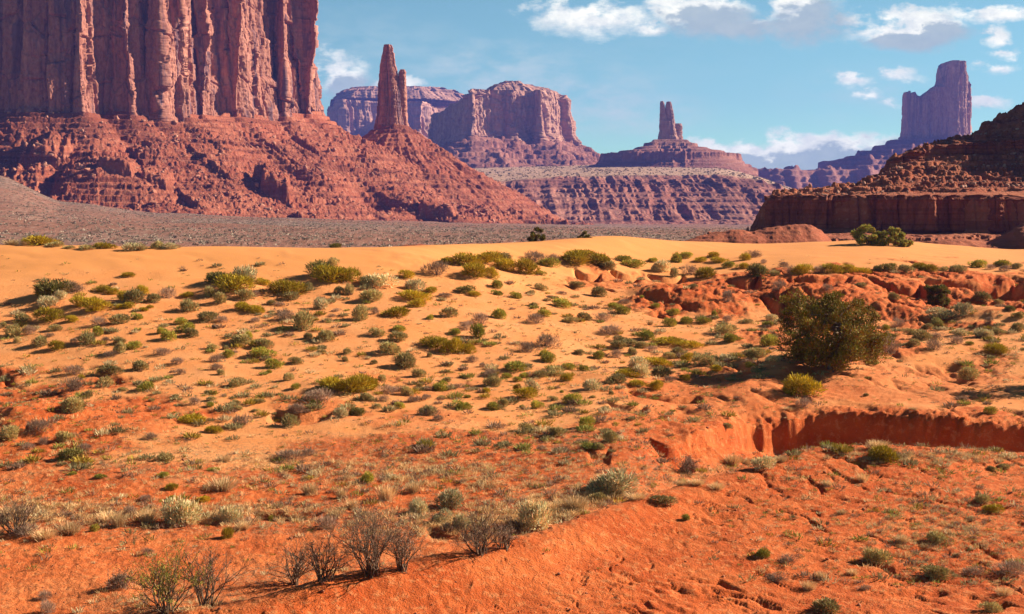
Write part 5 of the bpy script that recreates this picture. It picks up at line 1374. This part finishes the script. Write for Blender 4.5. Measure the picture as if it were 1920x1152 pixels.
for (cx, cy, rx, ry, cnt, s0) in ((380, 965, 420, 22, 700, .38), (1020, 960, 180, 34, 480, .42), (1330, 890, 200, 22, 320, .3), (850, 990, 220, 24, 320, .42), (700, 900, 400, 26, 260, .42), (720, 1080, 180, 10, 150, .3),
                                  (1750, 858, 190, 12, 330, .3), (500, 870, 480, 30, 420, .28), (850, 890, 280, 30, 320, .36), (1760, 990, 200, 80, 800, .24), (1150, 940, 140, 26, 220, .36), (80, 960, 120, 40, 180, .4), (300, 1130, 180, 30, 100, .3), (1000, 830, 300, 30, 260, .26)):
    for _ in range(cnt):
        P = hit(rng.normal(cx, rx * .5), rng.normal(cy, ry * .55))
        if P is not None and not (mi(onhill, P[0], P[1]) > .5 and 960 + P[0] / P[1] * F < 1480): sp.append((P[0], P[1], s0 * .8 * rng.uniform(.4, 1.5)))
cover('dry_grass', 'dry straw grass growing along the wash and over the near slope', sp, 'sssswp', 6, per=30, hfac=1.0)
# pebbles
sp = []; sz_l = []
n = 7000
Yc = rng.uniform(38, 95, n); Xc = rng.uniform(-.42, .42, n) * Yc
ok = rng.uniform(size=n) < (.25 + mi(redm, Xc, Yc) * .6) * np.clip(.5 + fbm(Xc / 3, Yc / 3, 3, 411) * 2, .02, 1)
for x, y in zip(Xc[ok], Yc[ok]):
    s = min(.02 * (1 / max(rng.uniform(), .01))**.45, .12); sp.append((x, y, float(zground(x, y)) + s * .2)); sz_l.append(s)
M_PEB = mat_talus('pebble_stone', (0.42, 0.12, 0.05), (0.50, 0.18, 0.09), (0.60, 0.32, 0.20), s=30, strata=3, bumpd=.02, strat=0)
tag(scatter_rocks('pebbles', np.array(sp), np.array(sz_l), M_PEB, 6, 'small stones and clods lying on the red soil'), cat='pebbles')
# dots of brush over the valley floor and the bench top
def far_brush(name, lab, px0, px1, y0, y1, n, zf, smin, smax, seed, colr):
    rng = np.random.default_rng(seed)
    Y = rng.uniform(y0, y1, n); X = xat(rng.uniform(px0, px1, n), Y); Z = zf(X, Y)
    ok = ~np.isnan(Z); X, Y, Z = X[ok], Y[ok], Z[ok]; n = len(X); S = rng.uniform(smin, smax, n)
    k = 10
    base = np.stack([X, Y, Z], 1)[:, None] + rng.normal(size=(n, k, 3)) * np.array([.3, .3, .12]) * S[:, None, None] + np.array([0, 0, .15]) * S[:, None, None]
    D = rng.normal(size=(n * k, 3)) + (0, 0, .8); D /= np.linalg.norm(D, axis=1)[:, None]
    L = np.repeat(S, k) * .45; col = np.repeat(rng.uniform(.6, 1.5, (n, 1)) * np.array([colr]), k, 0)
    V_, F_, C_ = leaf_cloud(base.reshape(-1, 3), D, L, L * .9, col, rng)
    tag(mesh_obj(name, V_, F_, mat_leaf(name + '_leaf', (1, 1, 1), 0, .1), col=C_), lab, 'brush', kind='stuff')
from mathutils.bvhtree import BVHTree
far_brush('valley_brush', 'low grey brush covering the gravel plain behind the dune', -100, 1500, 290, 1000, 9000, lambda X, Y: plain(X, Y) + fbm(X / 60, Y / 60, 4, 81) * 1.6, .35, .95, 9, (0.36, 0.27, 0.20))
def zbench(X, Y):
    j = np.clip(np.rint((X / Y - tx(690)) / (tx(1760) - tx(690)) * 899).astype(int), 0, 899)
    rb_ = np.concatenate([np.linspace(1800, 2300, 460), np.linspace(2300, 4300, 130)[1:]])
    i = np.clip(np.searchsorted(rb_, Y), 0, len(rb_) - 1); z = Zn[i, j].copy(); z[topn[i, j] < .5] = np.nan
    return z
far_brush('bench_brush', 'dark brush dots over the pale top of the middle bench', 840, 1480, 2200, 3100, 900, zbench, 1.6, 4.0, 10, (0.22, 0.16, 0.08))

# ---- the largest boulders, each its own object
names_px = []
for i, q in enumerate(big):
    me = BIGB[i % 5].data
    o = BIGB[i] if i < 5 else link(bpy.data.objects.new('boulder', me))
    s = szs[q]; p = pts[q]
    o.location = tuple(p); o.scale = (s * 1.25, s * 1.1, s * .95); o.rotation_euler = (rs.uniform(-.3, .3), rs.uniform(-.3, .3), rs.uniform(0, 6.28))
    names_px.append((o, 960 + p[0] / p[1] * F, px_row(p[1], p[2])))
AN = [(60, 260, 'dark shadowed corner at the far left'), (170, 330, 'hummocky left talus'), (270, 380, 'deep gully in the talus'), (300, 270, 'stepped beds under the cliff'), (430, 300, 'middle talus'), (510, 330, 'square outcrop in the talus'),
      (480, 400, 'foot of the middle talus'), (640, 290, 'ridge below the cliff corner'), (640, 370, 'right talus'), (740, 330, 'hollow below the spire'), (800, 400, 'low foot of the right talus'), (120, 390, 'foot of the left talus')]
grp = {}
for o, x, y in names_px:
    d, a, b, n_a = min((math.hypot(x - a, y - b), a, b, n) for a, b, n in AN)
    sd = ('upper' if y < b else 'lower') + (' left' if x < a else ' right')
    grp.setdefault((n_a, sd), []).append((d, o))
for (n_a, sd), L in grp.items():
    L.sort(key=lambda q: q[0])
    for r_, (d, o) in enumerate(L):
        tag(o, f'{ORD[min(r_, 9)] if r_ else ("nearest " if len(L) > 1 else "")}pinkish boulder toward {sd} of {n_a}', 'boulder', 'large boulders on the talus of the big butte')
hb = np.random.default_rng(12)
HB = []
for q in ho[:40]:
    me = BIGB[hb.integers(5)].data.copy() if not HB else HB[hb.integers(len(HB))]
    if len(HB) < 4:
        me = BIGB[len(HB)].data.copy(); me.materials.clear(); me.materials.append(M_HBOULD); HB.append(me)
    o = link(bpy.data.objects.new('boulder', me)); s = hs[q]
    o.location = tuple(hp[q]); o.scale = (s * 1.2, s, s * .9); o.rotation_euler = (0, 0, hb.uniform(0, 6.28))
    x = 960 + hp[q][0] / hp[q][1] * F; y = px_row(hp[q][1], hp[q][2])
    o['_x'] = x; o['_y'] = y
    HB_list = globals().setdefault('HB_list', []); HB_list.append((x, y, o))
AN2 = [(1520, 355, 'narrow left end of the dark hill'), (1600, 345, 'slope left of the upper ledge'), (1690, 330, 'slope under the start of the upper ledge'), (1760, 350, 'sunlit rubble streak'), (1850, 330, 'slope under the upper ledge'), (1900, 350, 'slope at the right edge'), (1800, 265, 'top of the upper ledge'), (1900, 240, 'dark slope at the upper right')]
grp = {}
for x, y, o in HB_list:
    del o['_x']; del o['_y']
    d, a, b, n_a = min((math.hypot(x - a, y - b), a, b, n) for a, b, n in AN2)
    sd = ('upper' if y < b else 'lower') + (' left' if x < a else ' right')
    grp.setdefault((n_a, sd), []).append((d, o))
for (n_a, sd), L in grp.items():
    L.sort(key=lambda q: q[0])
    for r_, (d, o) in enumerate(L):
        tag(o, f'{ORD[min(r_, 9)] if r_ else ("nearest " if len(L) > 1 else "")}pale boulder toward {sd} of {n_a}', 'boulder', 'pale boulders on the dark hill')

# ------------------------------------------------------------------ air
def make_haze():
    x0, x1, y0, y1, z0_, z1_ = -5400, 5600, -60, 6300, -110, 520
    V_ = np.array([(x, y, z) for z in (z0_, z1_) for y in (y0, y1) for x in (x0, x1)], float)
    F_ = np.array([(0, 2, 3, 1), (4, 5, 7, 6), (0, 1, 5, 4), (2, 6, 7, 3), (0, 4, 6, 2), (1, 3, 7, 5)])
    m = bpy.data.materials.new('haze'); m.use_nodes = True; nt = m.node_tree; nt.nodes.clear()
    pv = nt.nodes.new('ShaderNodeVolumePrincipled'); out = nt.nodes.new('ShaderNodeOutputMaterial')
    pv.inputs['Color'].default_value = (0.17, 0.22, 0.86, 1); pv.inputs['Density'].default_value = 0.000068; pv.inputs['Anisotropy'].default_value = 0.0
    nt.links.new(pv.outputs[0], out.inputs['Volume'])
    tag(mesh_obj('haze', V_, F_, m), kind='stuff')
make_haze()

# ------------------------------------------------------------------ overall reflectance of the stone, soil and leaves
def scale_albedo():
    for m in bpy.data.materials:
        if not m.use_nodes: continue
        k = .82 if ('leaf' in m.name or 'twig' in m.name or 'grass' in m.name) else .70
        nt = m.node_tree
        for l in list(nt.links):
            if l.to_socket.name in ('Base Color',) or (l.to_node.type == 'BSDF_TRANSLUCENT' and l.to_socket.name == 'Color'):
                src, dst = l.from_socket, l.to_socket
                mx = nt.nodes.new('ShaderNodeMix'); mx.data_type = 'RGBA'; mx.blend_type = 'MULTIPLY'; mx.inputs[0].default_value = 1
                mx.inputs[7].default_value = (k, k, k, 1)
                nt.links.new(src, mx.inputs[6]); nt.links.new(mx.outputs[2], dst)
scale_albedo()
